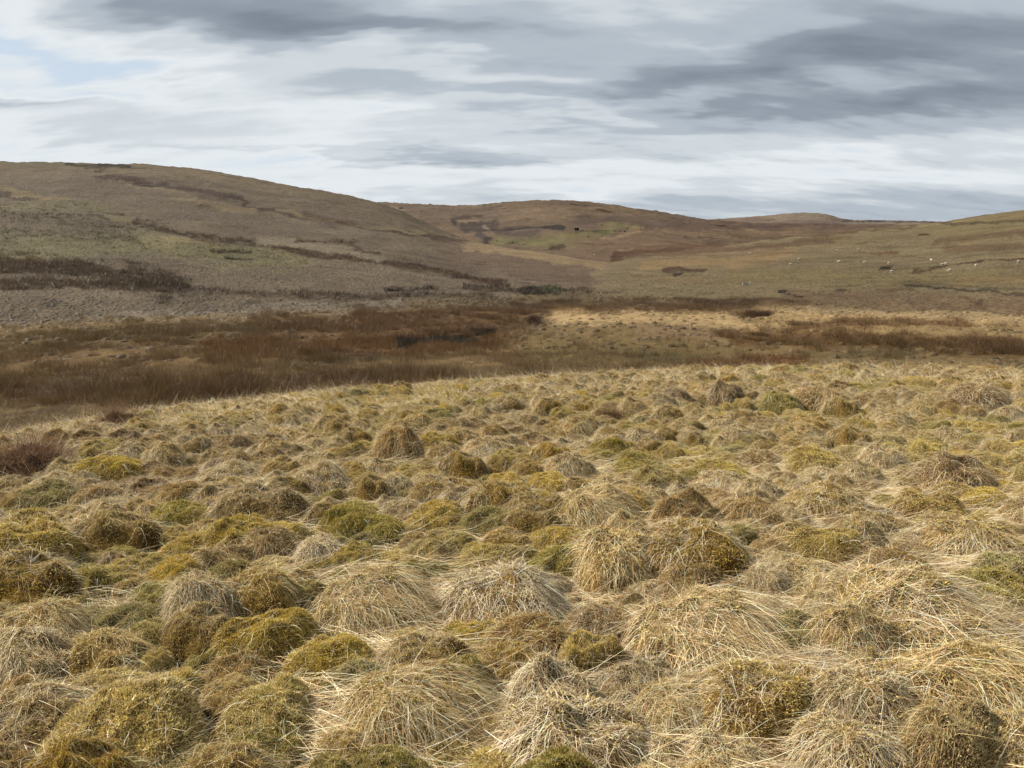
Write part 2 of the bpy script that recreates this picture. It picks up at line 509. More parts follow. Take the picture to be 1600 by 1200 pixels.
CENTRE = [
    ([(600, 330), (700, 335), (780, 330)], 12, (114, 98, 84), .7, 0),
    ([(600, 317), (800, 318)], 3.5, (124, 107, 88), .7, 0),
    ([(612, 322), (640, 326)], 1.4, (138, 120, 96), .6, 0),
    ([(650, 350), (720, 368), (750, 380)], 9, (122, 100, 80), .7, 0),
    ([(800, 330), (900, 335), (980, 330)], 12, (124, 105, 84), .7, 0),
    ([(900, 345), (960, 350), (1040, 350), (1100, 356)], 9, (104, 88, 78), .85, 0),
    ([(840, 325), (1000, 330)], 3, (132, 112, 86), .5, 0),
    ([(705, 341), (730, 336), (748, 339)], 2.4, (82, 68, 58), .85, 0),
    ([(700, 345), (708, 352)], 2.5, (66, 58, 52), .9, 0),
    ([(712, 346), (738, 344), (730, 352)], 3.2, (138, 116, 92), .8, 0),
    ([(733, 349), (750, 347)], 2.0, (72, 60, 52), .8, 0), ([(742, 345), (752, 350)], 1.2, (150, 132, 110), .6, 0),
    ([(725, 357), (760, 354), (775, 352), (740, 366), (752, 374)], 5.5, (80, 70, 66), .9, 0),
    ([(770, 360), (800, 358), (830, 357), (872, 357)], 3.2, (62, 55, 52), .9, 0),
    ([(772, 366), (800, 366), (830, 364)], 4, (86, 76, 70), .8, 0), ([(765, 355), (775, 358)], 1.3, (150, 132, 112), .7, 0),
    ([(748, 375), (752, 382)], 3, (66, 58, 54), .9, 0),
    ([(770, 377), (810, 380), (870, 376), (920, 364), (940, 361)], 7, (121, 115, 76), .88, 0),
    ([(870, 377), (930, 366)], 6, (124, 112, 80), .8, 0),
    ([(930, 352), (1000, 354)], 3, (126, 118, 78), .8, 0), ([(785, 379), (815, 380)], 1.6, (72, 66, 42), .8, 0),
    ([(980, 356), (1010, 357)], 2, (148, 126, 98), .8, 0), ([(935, 372), (1000, 363)], 3, (150, 126, 98), .7, 0),
    ([(840, 390), (875, 381)], 2.2, (76, 62, 50), .85, 0),
    ([(900, 392), (1050, 382)], 14, (120, 98, 78), .75, 0),
    ([(940, 401), (1050, 392), (1130, 383), (1200, 378)], 2.0, (84, 62, 48), .8, 0),
    ([(960, 396), (1030, 388)], 2.0, (146, 124, 96), .7, 0), ([(1075, 372), (1120, 372)], 1.6, (84, 68, 54), .8, 0),
    ([(878, 319), (903, 321)], 2.2, (86, 70, 58), .85, 0), ([(920, 320), (932, 322)], 1.4, (80, 66, 46), .85, 0),
    ([(930, 330), (955, 333)], 1.3, (78, 62, 44), .9, 0), ([(940, 326), (950, 327)], 1, (78, 62, 44), .9, 0),
    ([(760, 319), (800, 316)], 1.0, (84, 72, 62), .7, 0),
    ([(1060, 350), (1200, 352), (1320, 356), (1450, 352)], 7, (106, 87, 74), .8, 0),
    ([(1150, 354), (1240, 350), (1310, 352)], 3.0, (90, 72, 66), .7, 0), ([(1110, 351), (1135, 353)], 1.2, (70, 56, 50), .8, 0),
    ([(1180, 361), (1230, 360)], 3.5, (128, 108, 84), .7, 0), ([(1205, 366), (1220, 365)], 1.2, (74, 60, 46), .8, 0),
    ([(1040, 365), (1150, 367), (1260, 362)], 4.5, (124, 103, 80), .6, 0),
    ([(1000, 392), (1150, 380), (1280, 373)], 6, (104, 80, 60), .7, 0),
]
FARH = [
    ([(1130, 342), (1250, 336), (1330, 341)], 4, (136, 120, 104), .8, 0),
    ([(1240, 334), (1300, 335)], 2, (128, 124, 104), .6, 0),
    ([(1100, 344), (1300, 350)], 3, (112, 94, 84), .6, 0),
    ([(1310, 345), (1500, 349)], 1.4, (84, 70, 66), .8, 0), ([(1350, 347), (1480, 348)], 1, (66, 54, 52), .7, 0),
]
RIGHT = [
    ([(1450, 365), (1600, 350), (2200, 320)], 14, (124, 111, 78), .8, 0),
    ([(1000, 420), (1080, 412), (1160, 408), (1230, 395)], 9, (140, 117, 82), .85, 0),
    ([(980, 400), (1100, 393), (1180, 386), (1290, 378)], 5, (102, 80, 60), .85, 0),
    ([(1140, 377), (1240, 370), (1340, 362), (1440, 353)], 1.7, (92, 74, 54), .8, 0),
    ([(1100, 402), (1200, 396), (1275, 396)], 2.6, (112, 92, 66), .6, 0),
    ([(1270, 373), (1330, 370)], 1.6, (112, 90, 60), .8, 0), ([(1290, 380), (1330, 377), (1390, 374)], 2, (126, 108, 76), .5, 0),
    ([(1337, 396), (1370, 394), (1410, 396)], 2.4, (100, 78, 54), .85, 0),
    ([(1428, 370), (1443, 370)], 1.0, (66, 50, 34), .9, 0), ([(1340, 384), (1390, 380)], 1, (96, 76, 52), .7, 0),
    ([(1460, 380), (1530, 372), (1600, 366), (2200, 340)], 3.5, (98, 78, 56), .75, 0),
    ([(1480, 388), (1560, 384), (1640, 386), (2200, 380)], 4.5, (100, 80, 58), .7, 0),
    ([(1478, 352), (1540, 350), (1600, 345), (2200, 320)], 2.0, (84, 73, 52), .85, 0),
    ([(1425, 423), (1460, 417), (1500, 410), (1550, 405), (1600, 401), (2200, 360)], 1.3, (74, 58, 36), .9, 0),
    ([(1379, 418), (1392, 418)], 1.8, (40, 28, 16), .95, 0), ([(1352, 432), (1368, 430)], 1.3, (88, 68, 44), .8, 0),
    ([(1130, 436), (1250, 432), (1400, 437), (1550, 432)], 12, (118, 105, 70), .7, 0),
    ([(1500, 440), (1600, 430), (2200, 420)], 9, (134, 112, 74), .6, 0),
    ([(1375, 447), (1430, 444), (1520, 448)], 3, (102, 86, 60), .6, 0), ([(1375, 455), (1430, 453)], 2.4, (84, 68, 46), .8, .2),
    ([(1415, 446), (1470, 451), (1530, 456), (1600, 464), (2200, 520)], 1.5, (62, 54, 40), .92, 0),
    ([(1530, 452), (1600, 454), (2200, 470)], 3.5, (88, 80, 58), .7, 0),
    ([(1240, 462), (1380, 466), (1600, 474), (2200, 480)], 9, (112, 92, 70), .85, 0),
    ([(1300, 455), (1320, 454)], 2.4, (72, 56, 40), .8, .2), ([(1495, 466), (1525, 467)], 2.2, (88, 66, 46), .8, 0),
    ([(1040, 424), (1062, 421), (1090, 425)], 2.6, (74, 54, 38), .85, .4), ([(1050, 428), (1065, 427)], 1.5, (50, 38, 28), .8, .4),
    ([(1223, 457), (1237, 458)], 1.6, (44, 34, 24), .95, 0), ([(1240, 462), (1256, 465)], 1.3, (48, 36, 26), .9, 0),
    ([(1000, 436), (1100, 440)], 4, (128, 108, 78), .6, 0),
]


def paint(px, py, X, Y, base, strokes, r=None, wob=1.0):
    col, rush = stroke_eval(px, py, X, Y, base, strokes, wob)
    a = lin(col) / K_LIGHT / 1.46
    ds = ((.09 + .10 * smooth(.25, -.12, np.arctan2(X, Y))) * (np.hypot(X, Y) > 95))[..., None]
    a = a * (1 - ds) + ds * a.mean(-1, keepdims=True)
    r_ = np.hypot(X, Y)
    ua = np.arctan2(X, Y) * 9; lr = np.log(np.maximum(r_, 1)) * 7
    a = a * (1 + .12 * fbm(ua, lr, 3, 611) + .13 * fbm(ua * 4.1, lr * 4.5, 3, 612))[..., None]
    spot = smooth(.45, .80, fbm(ua * 3, lr * 6, 3, 613))[..., None]
    a = a * (1 - .28 * spot)
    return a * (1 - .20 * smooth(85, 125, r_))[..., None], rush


# ---------------------------------------------------------------- hills
def hill(name, label, cols, sky_pts, base_pts, base_rgb, strokes, mat, nv, rough, seed, pw=1.35):
    """a hillside built from its foot to its rounded top and down its far side"""
    px = cols
    sx = [p[0] for p in sky_pts]
    s_y = np.interp(px, sx, [p[1] for p in sky_pts]); s_r = np.interp(px, sx, [p[2] for p in sky_pts])
    # soften the straight segments of the outline
    k = np.ones(9) / 9
    s_y = np.convolve(np.pad(s_y, 4, 'edge'), k, 'valid'); s_r = np.convolve(np.pad(s_r, 4, 'edge'), k, 'valid')
    bx = [p[0] for p in base_pts]
    b_y = np.interp(px, bx, [p[1] for p in base_pts]); b_r = np.interp(px, bx, [p[2] for p in base_pts])
    v = np.linspace(0, 1, nv)[:, None]
    py = b_y + (s_y - b_y) * (1 - (1 - v) ** pw)
    r = b_r * (s_r / b_r) ** v
    PX = np.broadcast_to(px, py.shape)
    X, Y, Z = unproject(PX, py, r)
    amp = rough * (r / 400.0)
    fade = smooth(0, .12, v)
    Z = Z + fade * amp * (1.3 * fbm(X / 60, Y / 60, 3, seed) * smooth(1.0, .8, v) + .5 * fbm(X / 14, Y / 14, 3, seed + 3) + .22 * fbm(X / 3.5, Y / 3.5, 2, seed + 5))
    wv = smooth(0, .09, v)
    Z = Z * wv + np.minimum(ground(X, Y) - .5, Z) * (1 - wv)
    rows = [(X, Y, Z)]
    # far side
    x1, y1, z1 = X[-1], Y[-1], Z[-1]
    slope = (Z[-1] - Z[-3]) / np.maximum(r[-1] - r[-3], .1)
    for q, f in enumerate((1.03, 1.08, 1.18, 1.4, 1.8)):
        dr = s_r * (f - 1)
        zz = z1 + slope * dr * .2 - (f - 1) ** 1.2 * s_r * .16
        rows.append(((x1 * f)[None], (y1 * f)[None], zz[None]))
    # skirt below the foot
    rows.insert(0, ((X[0] * .985)[None], (Y[0] * .985)[None], (Z[0] - .03 * b_r)[None]))
    X = np.concatenate([a[0] for a in rows]); Y = np.concatenate([a[1] for a in rows]); Z = np.concatenate([a[2] for a in rows])
    ppy = np.concatenate([b_y[None], py] + [s_y[None]] * 5)
    ppx = np.broadcast_to(px, ppy.shape)
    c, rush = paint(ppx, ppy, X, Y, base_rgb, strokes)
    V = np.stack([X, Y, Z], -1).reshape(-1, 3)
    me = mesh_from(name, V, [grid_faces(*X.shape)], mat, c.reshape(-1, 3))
    o = link(name, me, kind='structure')
    o['label'] = label
    return dict(X=X, Y=Y, Z=Z, c=c, rush=rush, nv=nv)


def columns(a, b, step, lo=-520, hi=2120):
    out = np.concatenate([np.arange(lo, a, 14.0), np.arange(a, b, step), np.arange(b, hi, 14.0)])
    return out[(out >= lo) & (out <= hi)]


h_left = hill('moor_hill', 'long brown moorland hill rising on the left with dark gullies', columns(-20, 1270, 2.4, -520, 1300),
     [(-520, 262, 620), (-200, 255, 620), (0, 253.5, 600), (100, 254.5, 600), (180, 256, 600), (240, 257, 600), (300, 263, 595), (350, 270, 590),
      (400, 280, 585), (450, 290, 575), (500, 297, 570), (540, 305, 560), (580, 314, 545), (600, 320, 540), (630, 331, 520),
      (660, 346, 495), (690, 360, 470), (720, 372, 445), (750, 381, 420), (800, 388, 385), (870, 399, 340), (950, 411, 295),
      (1030, 426, 250), (1100, 438, 215), (1170, 451, 180), (1240, 463, 150), (1300, 476, 128)],
     [(-520, 500, 92), (0, 497, 94), (400, 484, 103), (700, 474, 112), (900, 470, 116), (1100, 471, 118), (1300, 480, 110)],
     (117, 102, 82), LEFT, M_hill, 190, 1.0, 61)
h_cent = hill('distant_hill', 'broad brown hill in the middle distance with a green pasture', columns(560, 1500, 2.4, 300, 1700),
     [(300, 330, 1300), (560, 314, 1250), (600, 316, 1220), (650, 318.5, 1200), (700, 320.5, 1180), (740, 320, 1150), (780, 316.5, 1120), (820, 313.5, 1080), (860, 312, 1050), (900, 313.5, 1040),
      (950, 318.5, 1040), (1000, 326, 1060), (1050, 334, 1090), (1090, 341.5, 1120), (1150, 347, 1150), (1300, 350, 1150), (1450, 352, 1100), (1700, 360, 1100)],
     [(300, 420, 420), (700, 400, 480), (900, 412, 420), (1100, 405, 420), (1300, 392, 520), (1700, 380, 600)],
     (114, 96, 78), CENTRE, M_far, 90, .8, 71, 1.2)
h_far = hill('far_hill', 'pale low hill far off beyond the moor', columns(1060, 1520, 2.4, 900, 1900),
     [(900, 350, 2600), (1060, 346, 2600), (1110, 342.5, 2600), (1160, 339.5, 2500), (1200, 336.5, 2450), (1235, 333, 2400), (1262, 332, 2400), (1285, 333, 2400),
      (1300, 336.5, 2450), (1312, 341, 2600), (1330, 343.5, 2900), (1400, 344.5, 3200), (1480, 346.5, 3200), (1900, 349, 3400)],
     [(900, 362, 1400), (1300, 362, 1400), (1900, 364, 1400)], (126, 113, 101), FARH, M_far, 40, .35, 81, 1.1)
h_right = hill('right_hill', 'olive brown grazed hillside rising on the right', columns(880, 1640, 2.4, 860, 2120),
     [(860, 432, 240), (900, 424, 260), (950, 412, 290), (1000, 402, 330), (1060, 393.5, 370), (1120, 386, 410), (1200, 374.5, 460), (1280, 365, 500), (1350, 358, 530), (1420, 352.5, 550),
      (1470, 347.5, 560), (1500, 342, 560), (1540, 335.5, 555), (1575, 331, 550), (1600, 328, 550), (1700, 316, 550), (2120, 290, 560)],
     [(860, 476, 112), (1100, 474, 114), (1300, 478, 108), (1600, 484, 101), (2120, 496, 92)],
     (122, 108, 80), RIGHT, M_hill, 130, .7, 91)

# ---------------------------------------------------------------- the ground sheet (near slope and bog)
rr = np.concatenate([np.geomspace(.25, 1.4, 8, endpoint=False), np.geomspace(1.4, 16, 130, endpoint=False), np.geomspace(16, 165, 220, endpoint=False), np.geomspace(165, 20000, 26)])
aa = np.concatenate([np.linspace(-pi, -.72, 40, endpoint=False), np.linspace(-.72, .72, 560, endpoint=False), np.linspace(.72, pi, 41)])
RR, AA = np.meshgrid(rr, aa, indexing='ij')
GX, GY = RR * np.sin(AA), RR * np.cos(AA)
GZ = ground(GX, GY) + smooth(2, 60, RR) * .05 * fbm(GX / .7, GY / .7, 2, 77)
GPX, GPY = project(GX, GY, GZ)
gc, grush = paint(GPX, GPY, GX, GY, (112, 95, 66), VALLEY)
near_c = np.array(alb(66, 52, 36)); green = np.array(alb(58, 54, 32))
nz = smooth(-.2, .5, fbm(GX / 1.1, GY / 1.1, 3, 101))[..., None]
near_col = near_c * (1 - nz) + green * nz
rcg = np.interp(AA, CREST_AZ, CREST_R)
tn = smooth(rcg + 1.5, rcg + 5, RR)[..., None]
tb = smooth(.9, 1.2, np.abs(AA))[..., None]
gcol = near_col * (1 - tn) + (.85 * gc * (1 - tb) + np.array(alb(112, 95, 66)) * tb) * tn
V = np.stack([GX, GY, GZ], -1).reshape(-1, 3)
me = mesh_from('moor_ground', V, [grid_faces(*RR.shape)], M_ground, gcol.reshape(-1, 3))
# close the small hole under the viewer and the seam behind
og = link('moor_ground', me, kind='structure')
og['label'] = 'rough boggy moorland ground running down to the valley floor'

# ---------------------------------------------------------------- grass blade geometry
def blades(start, d0, L, width, segs, grav, surf=None, jit=.18, rng=RNG, flat=.6, lift=.004):
    """ribbons that bend under their weight and lie on the surface below; returns verts, quads, tris, level fraction"""
    n = len(start)
    p = start.copy(); d = d0 / np.linalg.norm(d0, axis=1, keepdims=True)
    step = (L / segs)[:, None]
    rnd = rng.normal(size=(n, 3))
    side = np.cross(d, np.array([0, 0, 1.0])) * flat + rnd * (1 - flat)
    side -= (side * d).sum(1, keepdims=True) * d
    side /= np.linalg.norm(side, axis=1, keepdims=True) + 1e-9
    curl = rng.normal(size=(n, 3)) * jit * .6
    levels = []
    for k in range(segs + 1):
        wk = width * (1 - (k / segs) ** 1.6 * .92)
        if k == segs: levels.append((p.copy(), None))
        else: levels.append((p - side * wk[:, None] * .5, p + side * wk[:, None] * .5))
        d = d + grav[:, None] * np.array([0, 0, -1.0]) / segs + curl + rng.normal(size=(n, 3)) * jit * .5
        d /= np.linalg.norm(d, axis=1, keepdims=True)
        p = p + d * step
        if surf is not None:
            s = surf(p[:, 0], p[:, 1]) + lift * (1 + k)
            low = p[:, 2] < s
            p[low, 2] = s[low]
    verts = []
    for a, b in levels:
        verts.append(a)
        if b is not None: verts.append(b)
    V = np.stack(verts, 1)                      # n, 2*segs+1, 3
    m = V.shape[1]
    base = np.arange(n)[:, None] * m
    quads = []
    for k in range(segs - 1):
        quads.append(base + np.array([2 * k, 2 * k + 1, 2 * k + 3, 2 * k + 2]))
    quads = np.concatenate(quads) if quads else np.zeros((0, 4), int)
    tris = base + np.array([2 * segs - 2, 2 * segs - 1, 2 * segs])
    lv = np.repeat([(j // 2) / segs for j in range(m)], 1)
    return V.reshape(-1, 3), quads, tris, np.tile(lv, n), m


STRAW = np.array([alb(226, 208, 170), alb(210, 188, 148), alb(188, 164, 126), alb(164, 138, 102), alb(220, 204, 178), alb(202, 188, 160)]) * 1.24
TAN = np.array([alb(178, 150, 112), alb(152, 126, 92), alb(130, 104, 74), alb(190, 164, 122), alb(114, 92, 66)]) * 1.25
OLIVE = np.array([alb(158, 142, 88), alb(126, 116, 68), alb(106, 100, 58), alb(172, 152, 100)]) * 1.3
MOSS = np.array([alb(170, 156, 90), alb(158, 146, 82), alb(144, 130, 74), alb(178, 164, 98), alb(132, 116, 68), alb(154, 134, 78)]) * 1.72
MOSSG = np.array([alb(130, 126, 70), alb(114, 112, 62), alb(146, 138, 78), alb(108, 102, 62)]) * 1.6
BROWN = np.array([alb(118, 90, 62), alb(98, 72, 50), alb(138, 106, 70), alb(82, 60, 42)]) * 1.15
HEATH = np.array([alb(118, 94, 76), alb(98, 78, 64), alb(136, 110, 88), alb(84, 68, 56)])


def pick(pal, n, rng, jitter=.27):
    c = pal[rng.integers(0, len(pal), n)]
    return np.clip(c * (1 + rng.normal(size=(n, 1)) * jitter), .01, .85)


R0, H0 = .27, .24      # canonical tussock: half a metre across and a little lower than wide


class Dome:
    def __init__(s, seed, h=1.0, lump=.20):
        s.seed = seed; s.h = H0 * h; s.lump = lump
        g = np.random.default_rng(seed)
        s.ph = g.uniform(0, 6.28, 4); s.off = g.normal(size=2) * .05
    def R(s, t):
        return R0 * (1 + .16 * np.sin(t + s.ph[0]) + .12 * np.sin(2 * t + s.ph[1]) + .06 * np.sin(3 * t + s.ph[2]) + .04 * np.sin(5 * t + s.ph[3]))
    def z(s, x, y):
        rho = np.hypot(x, y) / s.R(np.arctan2(y, x))
        z = s.h * np.maximum(1 - rho ** 2.7, 0) ** .62
        z = z * (1 + s.lump * fbm(x / .13 + s.seed, y / .13, 3, s.seed) + .2 * (x * s.off[0] + y * s.off[1]) / .05)
        return np.where(rho < 1, np.maximum(z, 0), 0)


def dome_mesh(name, dm, pal, nr=20, nc=44, rim=1.12):
    rho = np.concatenate([[0.001], np.linspace(.09, 1, nr - 2) ** .9, [rim]])
    t = np.linspace(0, 2 * pi, nc + 1)
    P, T = np.meshgrid(rho, t, indexing='ij')
    X = P * dm.R(T) * np.cos(T); Y = P * dm.R(T) * np.sin(T)
    Z = dm.z(X, Y) - np.where(P > 1.01, .05, 0)
    g = np.random.default_rng(dm.seed)
    a, b = np.array(pal[0]) * 1.15, np.array(pal[1]) * .95
    f = smooth(-.3, .3, fbm(X / .1, Y / .1, 3, dm.seed + 4))[..., None]
    c = np.asarray(a) * f + np.asarray(b) * (1 - f)
    return mesh_from(name, np.stack([X, Y, Z], -1).reshape(-1, 3), [grid_faces(*P.shape)], M_mound, c.reshape(-1, 3))


def moss_mesh(name, dm, pal, n, rng, size=.011, sel=None):
    """short upright shoots standing over the mound"""
    t = rng.uniform(0, 2 * pi, n); q = np.sqrt(rng.uniform(0, 1, n)) * 1.0
    x = q * dm.R(t) * np.cos(t); y = q * dm.R(t) * np.sin(t)
    if sel is not None:
        k = sel(x, y, rng); x, y = x[k], y[k]
    n = len(x)
    z = dm.z(x, y); e = .006
    nx = -(dm.z(x + e, y) - dm.z(x - e, y)) / (2 * e); ny = -(dm.z(x, y + e) - dm.z(x, y - e)) / (2 * e)
    nrm = np.stack([nx, ny, np.ones(n)], 1); nrm = np.clip(nrm, -3, 3); nrm /= np.linalg.norm(nrm, axis=1, keepdims=True)
    d = nrm + rng.normal(size=(n, 3)) * .55
    d /= np.linalg.norm(d, axis=1, keepdims=True)
    s = np.cross(d, rng.normal(size=(n, 3))); s /= np.linalg.norm(s, axis=1, keepdims=True)
    ln = size * rng.uniform(.6, 1.6, n)[:, None]; wd = ln * rng.uniform(.10, .22, n)[:, None]
    p = np.stack([x, y, z + .001], 1)
    V = np.stack([p - s * wd, p + s * wd, p + d * ln], 1).reshape(-1, 3)
    patch = smooth(-.2, .35, fbm(x / .07, y / .07, 3, dm.seed + 9))
    c = pick(pal, n, rng, .12)
    dark = pick(BROWN, n, rng, .2)
    pk = (rng.uniform(0, 1, n) < .05 + .24 * (1 - patch))[:, None]
    c = np.where(pk, dark * .9 + c * .1, c)
    c = np.repeat(c, 3, 0)
    return mesh_from(name, V, [np.arange(n * 3).reshape(-1, 3)], M_moss, c, False)


def straw_mesh(name, dm, n, rng, pal_mix, L=(.12, .34), up=.7, grav=2.6, bias=(.25, 0), top=.85, where=None, wid=(.0009, .0020), segs=4, mat=None, spread=.85, radw=1.0):
    """long dry blades rooted on the crown of the mound and hanging over its sides"""
    t = rng.uniform(0, 2 * pi, n); q = np.sqrt(rng.uniform(0, 1, n)) * top
    x = q * dm.R(t) * np.cos(t); y = q * dm.R(t) * np.sin(t)
    if where is not None:
        k = where(x, y, rng); x, y, t, q = x[k], y[k], t[k], q[k]
    n = len(x)
    p = np.stack([x, y, dm.z(x, y) - .004], 1)
    rad = radw * np.stack([np.cos(t) * (.25 + q), np.sin(t) * (.25 + q)], 1) + rng.normal(size=(n, 2)) * spread + np.array(bias)
    d = np.concatenate([rad, (up * rng.uniform(.3, 1.3, n))[:, None]], 1)
    ln = rng.uniform(L[0], L[1], n) * (1 - .35 * q); w_ = rng.uniform(wid[0], wid[1], n)
    V, qd, tr, lv, m = blades(p, d, ln, w_, segs, grav * rng.uniform(.6, 1.4, n), dm.z, rng=rng, jit=.21)
    cs = np.zeros((n, 3)); u = rng.uniform(0, 1, n); acc = 0
    tot = sum(w for _, w in pal_mix)
    for pal, w_t in pal_mix:
        k = (u >= acc / tot) & (u < (acc + w_t) / tot + 1e-9); acc += w_t
        cs[k] = pick(pal, int(k.sum()), rng)
    c = np.repeat(cs, m, 0)
    return mesh_from(name, V, [qd, tr], mat or M_blade, c, True)


# ---------------------------------------------------------------- tussock kinds (shared meshes)
def side_of(ang, width=.0):
    ca, sa = cos(ang), sin(ang)
    def f(x, y, rng):
        s = x * ca + y * sa
        return s > width + rng.normal(size=len(x)) * .03
    return f


KINDS = {}
def build_kinds():
    for v in range(5):
        g = np.random.default_rng(500 + v)
        dm = Dome(11 + v, g.uniform(.85, 1.1))
        # moss hummock: almost bare, yellow moss with a few stray blades
        KINDS.setdefault('moss', []).append((
            dome_mesh('mound', dm, (alb(120, 104, 56), alb(88, 70, 42))),
            moss_mesh('moss', dm, MOSS if v % 2 == 0 else np.concatenate([MOSS, MOSSG[:2]]), 24000, g, .0100),
            straw_mesh('dry_blades', dm, 900, g, [(STRAW, 6), (TAN, 2), (OLIVE, 2)], L=(.06, .24), top=1.0, grav=2.2)))
        dm = Dome(31 + v, g.uniform(.8, 1.05))
        KINDS.setdefault('green', []).append((
            dome_mesh('mound', dm, (alb(92, 90, 44), alb(70, 58, 34))),
            moss_mesh('moss', dm, np.concatenate([MOSSG, MOSS[1:3]]), 20000, g, .0100),
            straw_mesh('dry_blades', dm, 900, g, [(STRAW, 2), (OLIVE, 4), (TAN, 1)], L=(.07, .25), top=1.0, grav=2.2)))
        dm = Dome(51 + v, g.uniform(.95, 1.15))
        KINDS.setdefault('straw', []).append((
            dome_mesh('mound', dm, (alb(120, 98, 56), alb(72, 54, 36))),
            moss_mesh('moss', dm, np.concatenate([BROWN[:2], MOSS[:3], MOSS[4:5]]), 7000, g, .011),
            straw_mesh('dry_blades', dm, 3100, g, [(STRAW, 7), (TAN, 2), (OLIVE, 1)], L=(.08, .30), top=.95, grav=3.4, bias=(.35, -.3), wid=(.0010, .0020))))
        dm = Dome(71 + v, g.uniform(.9, 1.15))
        a = g.uniform(-2.4, -.6)
        KINDS.setdefault('mixed', []).append((
            dome_mesh('mound', dm, (alb(108, 86, 42), alb(76, 56, 34))),
            moss_mesh('moss', dm, np.concatenate([MOSS[1:] * .9, BROWN[:1] * 1.4]), 17000, g, .0100),
            straw_mesh('dry_blades', dm, 2100, g, [(STRAW, 5), (TAN, 3), (OLIVE, 1)], L=(.10, .32), top=.9, grav=3.0, where=side_of(a + pi, -.06))))
        dm = Dome(91 + v, g.uniform(.85, 1.1))
        KINDS.setdefault('brown', []).append((
            dome_mesh('mound', dm, (alb(104, 82, 50), alb(66, 48, 34))),
            moss_mesh('moss', dm, np.concatenate([BROWN[[0, 2]] * 1.3, MOSS[[1, 2, 4, 5]] * .7]), 12000, g, .011),
            straw_mesh('dry_blades', dm, 2000, g, [(TAN, 4), (BROWN, 1), (STRAW, 4), (OLIVE, 2)], L=(.10, .30), top=.95, grav=2.6)))
        dm = Dome(111 + v, g.uniform(.9, 1.1))
        KINDS.setdefault('long', []).append((
            dome_mesh('mound', dm, (alb(108, 92, 44), alb(66, 50, 32))),
            moss_mesh('moss', dm, np.concatenate([MOSS[1:] * .85, BROWN[:1] * 1.4]), 12000, g, .0105),
            straw_mesh('dry_blades', dm, 3600, g, [(STRAW, 7), (TAN, 2), (OLIVE, 1)], L=(.14, .46), top=.9, grav=3.0, up=.7, bias=(1.0, -.5), spread=.6, radw=.6, wid=(.0010, .0020))))
    for v in range(2):
        g = np.random.default_rng(700 + v)
        dm = Dome(131 + v, .55)
        KINDS.setdefault('heather', []).append((
            dome_mesh('mound', dm, (alb(80, 62, 48), alb(56, 44, 36))),
            moss_mesh('moss', dm, HEATH, 2500, g, .02),
            straw_mesh('wiry_stems', dm, 1500, g, [(HEATH, 5), (BROWN, 2)], L=(.14, .30), top=1.0, grav=.4, up=1.6, bias=(.1, 0), segs=4)))


build_kinds()
PART_NAMES = {'heather': ('mound', 'leaves', 'wiry_stems')}
THING = {'moss': ('moss_hummock', 'moss hummock'), 'green': ('moss_hummock', 'moss hummock'), 'heather': ('heather_clump', 'heather')}
placed = []      # x, y, radius


def place(kind, x, y, width, hscale, label, rot=None, group='grass tussocks and moss hummocks on the near slope', variant=None):
    name, cat = THING.get(kind, ('grass_tussock', 'grass tussock'))
    parts = KINDS[kind][variant if variant is not None else random.randrange(len(KINDS[kind]))]
    s = width / (2 * R0 * 1.08)
    e = bpy.data.objects.new(name, None); COL.objects.link(e)
    e.empty_display_size = .1
    z = float(ground(x, y))
    e.location = (x, y, z - .015)
    e.rotation_euler = (0, 0, random.uniform(-.6, .6) if rot is None else rot)
    if kind in ('moss', 'green', 'brown') and rot is None: e.rotation_euler = (0, 0, random.uniform(-pi, pi))
    e.scale = (s * random.uniform(.95, 1.22), s * random.uniform(.82, 1.02), s * hscale)
    e['label'] = label; e['category'] = cat; e['group'] = group
    for nm, me in zip(PART_NAMES.get(kind, ('mound', 'moss', 'dry_blades')), parts):
        p = bpy.data.objects.new(nm, me); COL.objects.link(p); p.parent = e
        if nm != 'mound': p['kind'] = 'stuff'
    placed.append((x, y, width * .5))
    return e


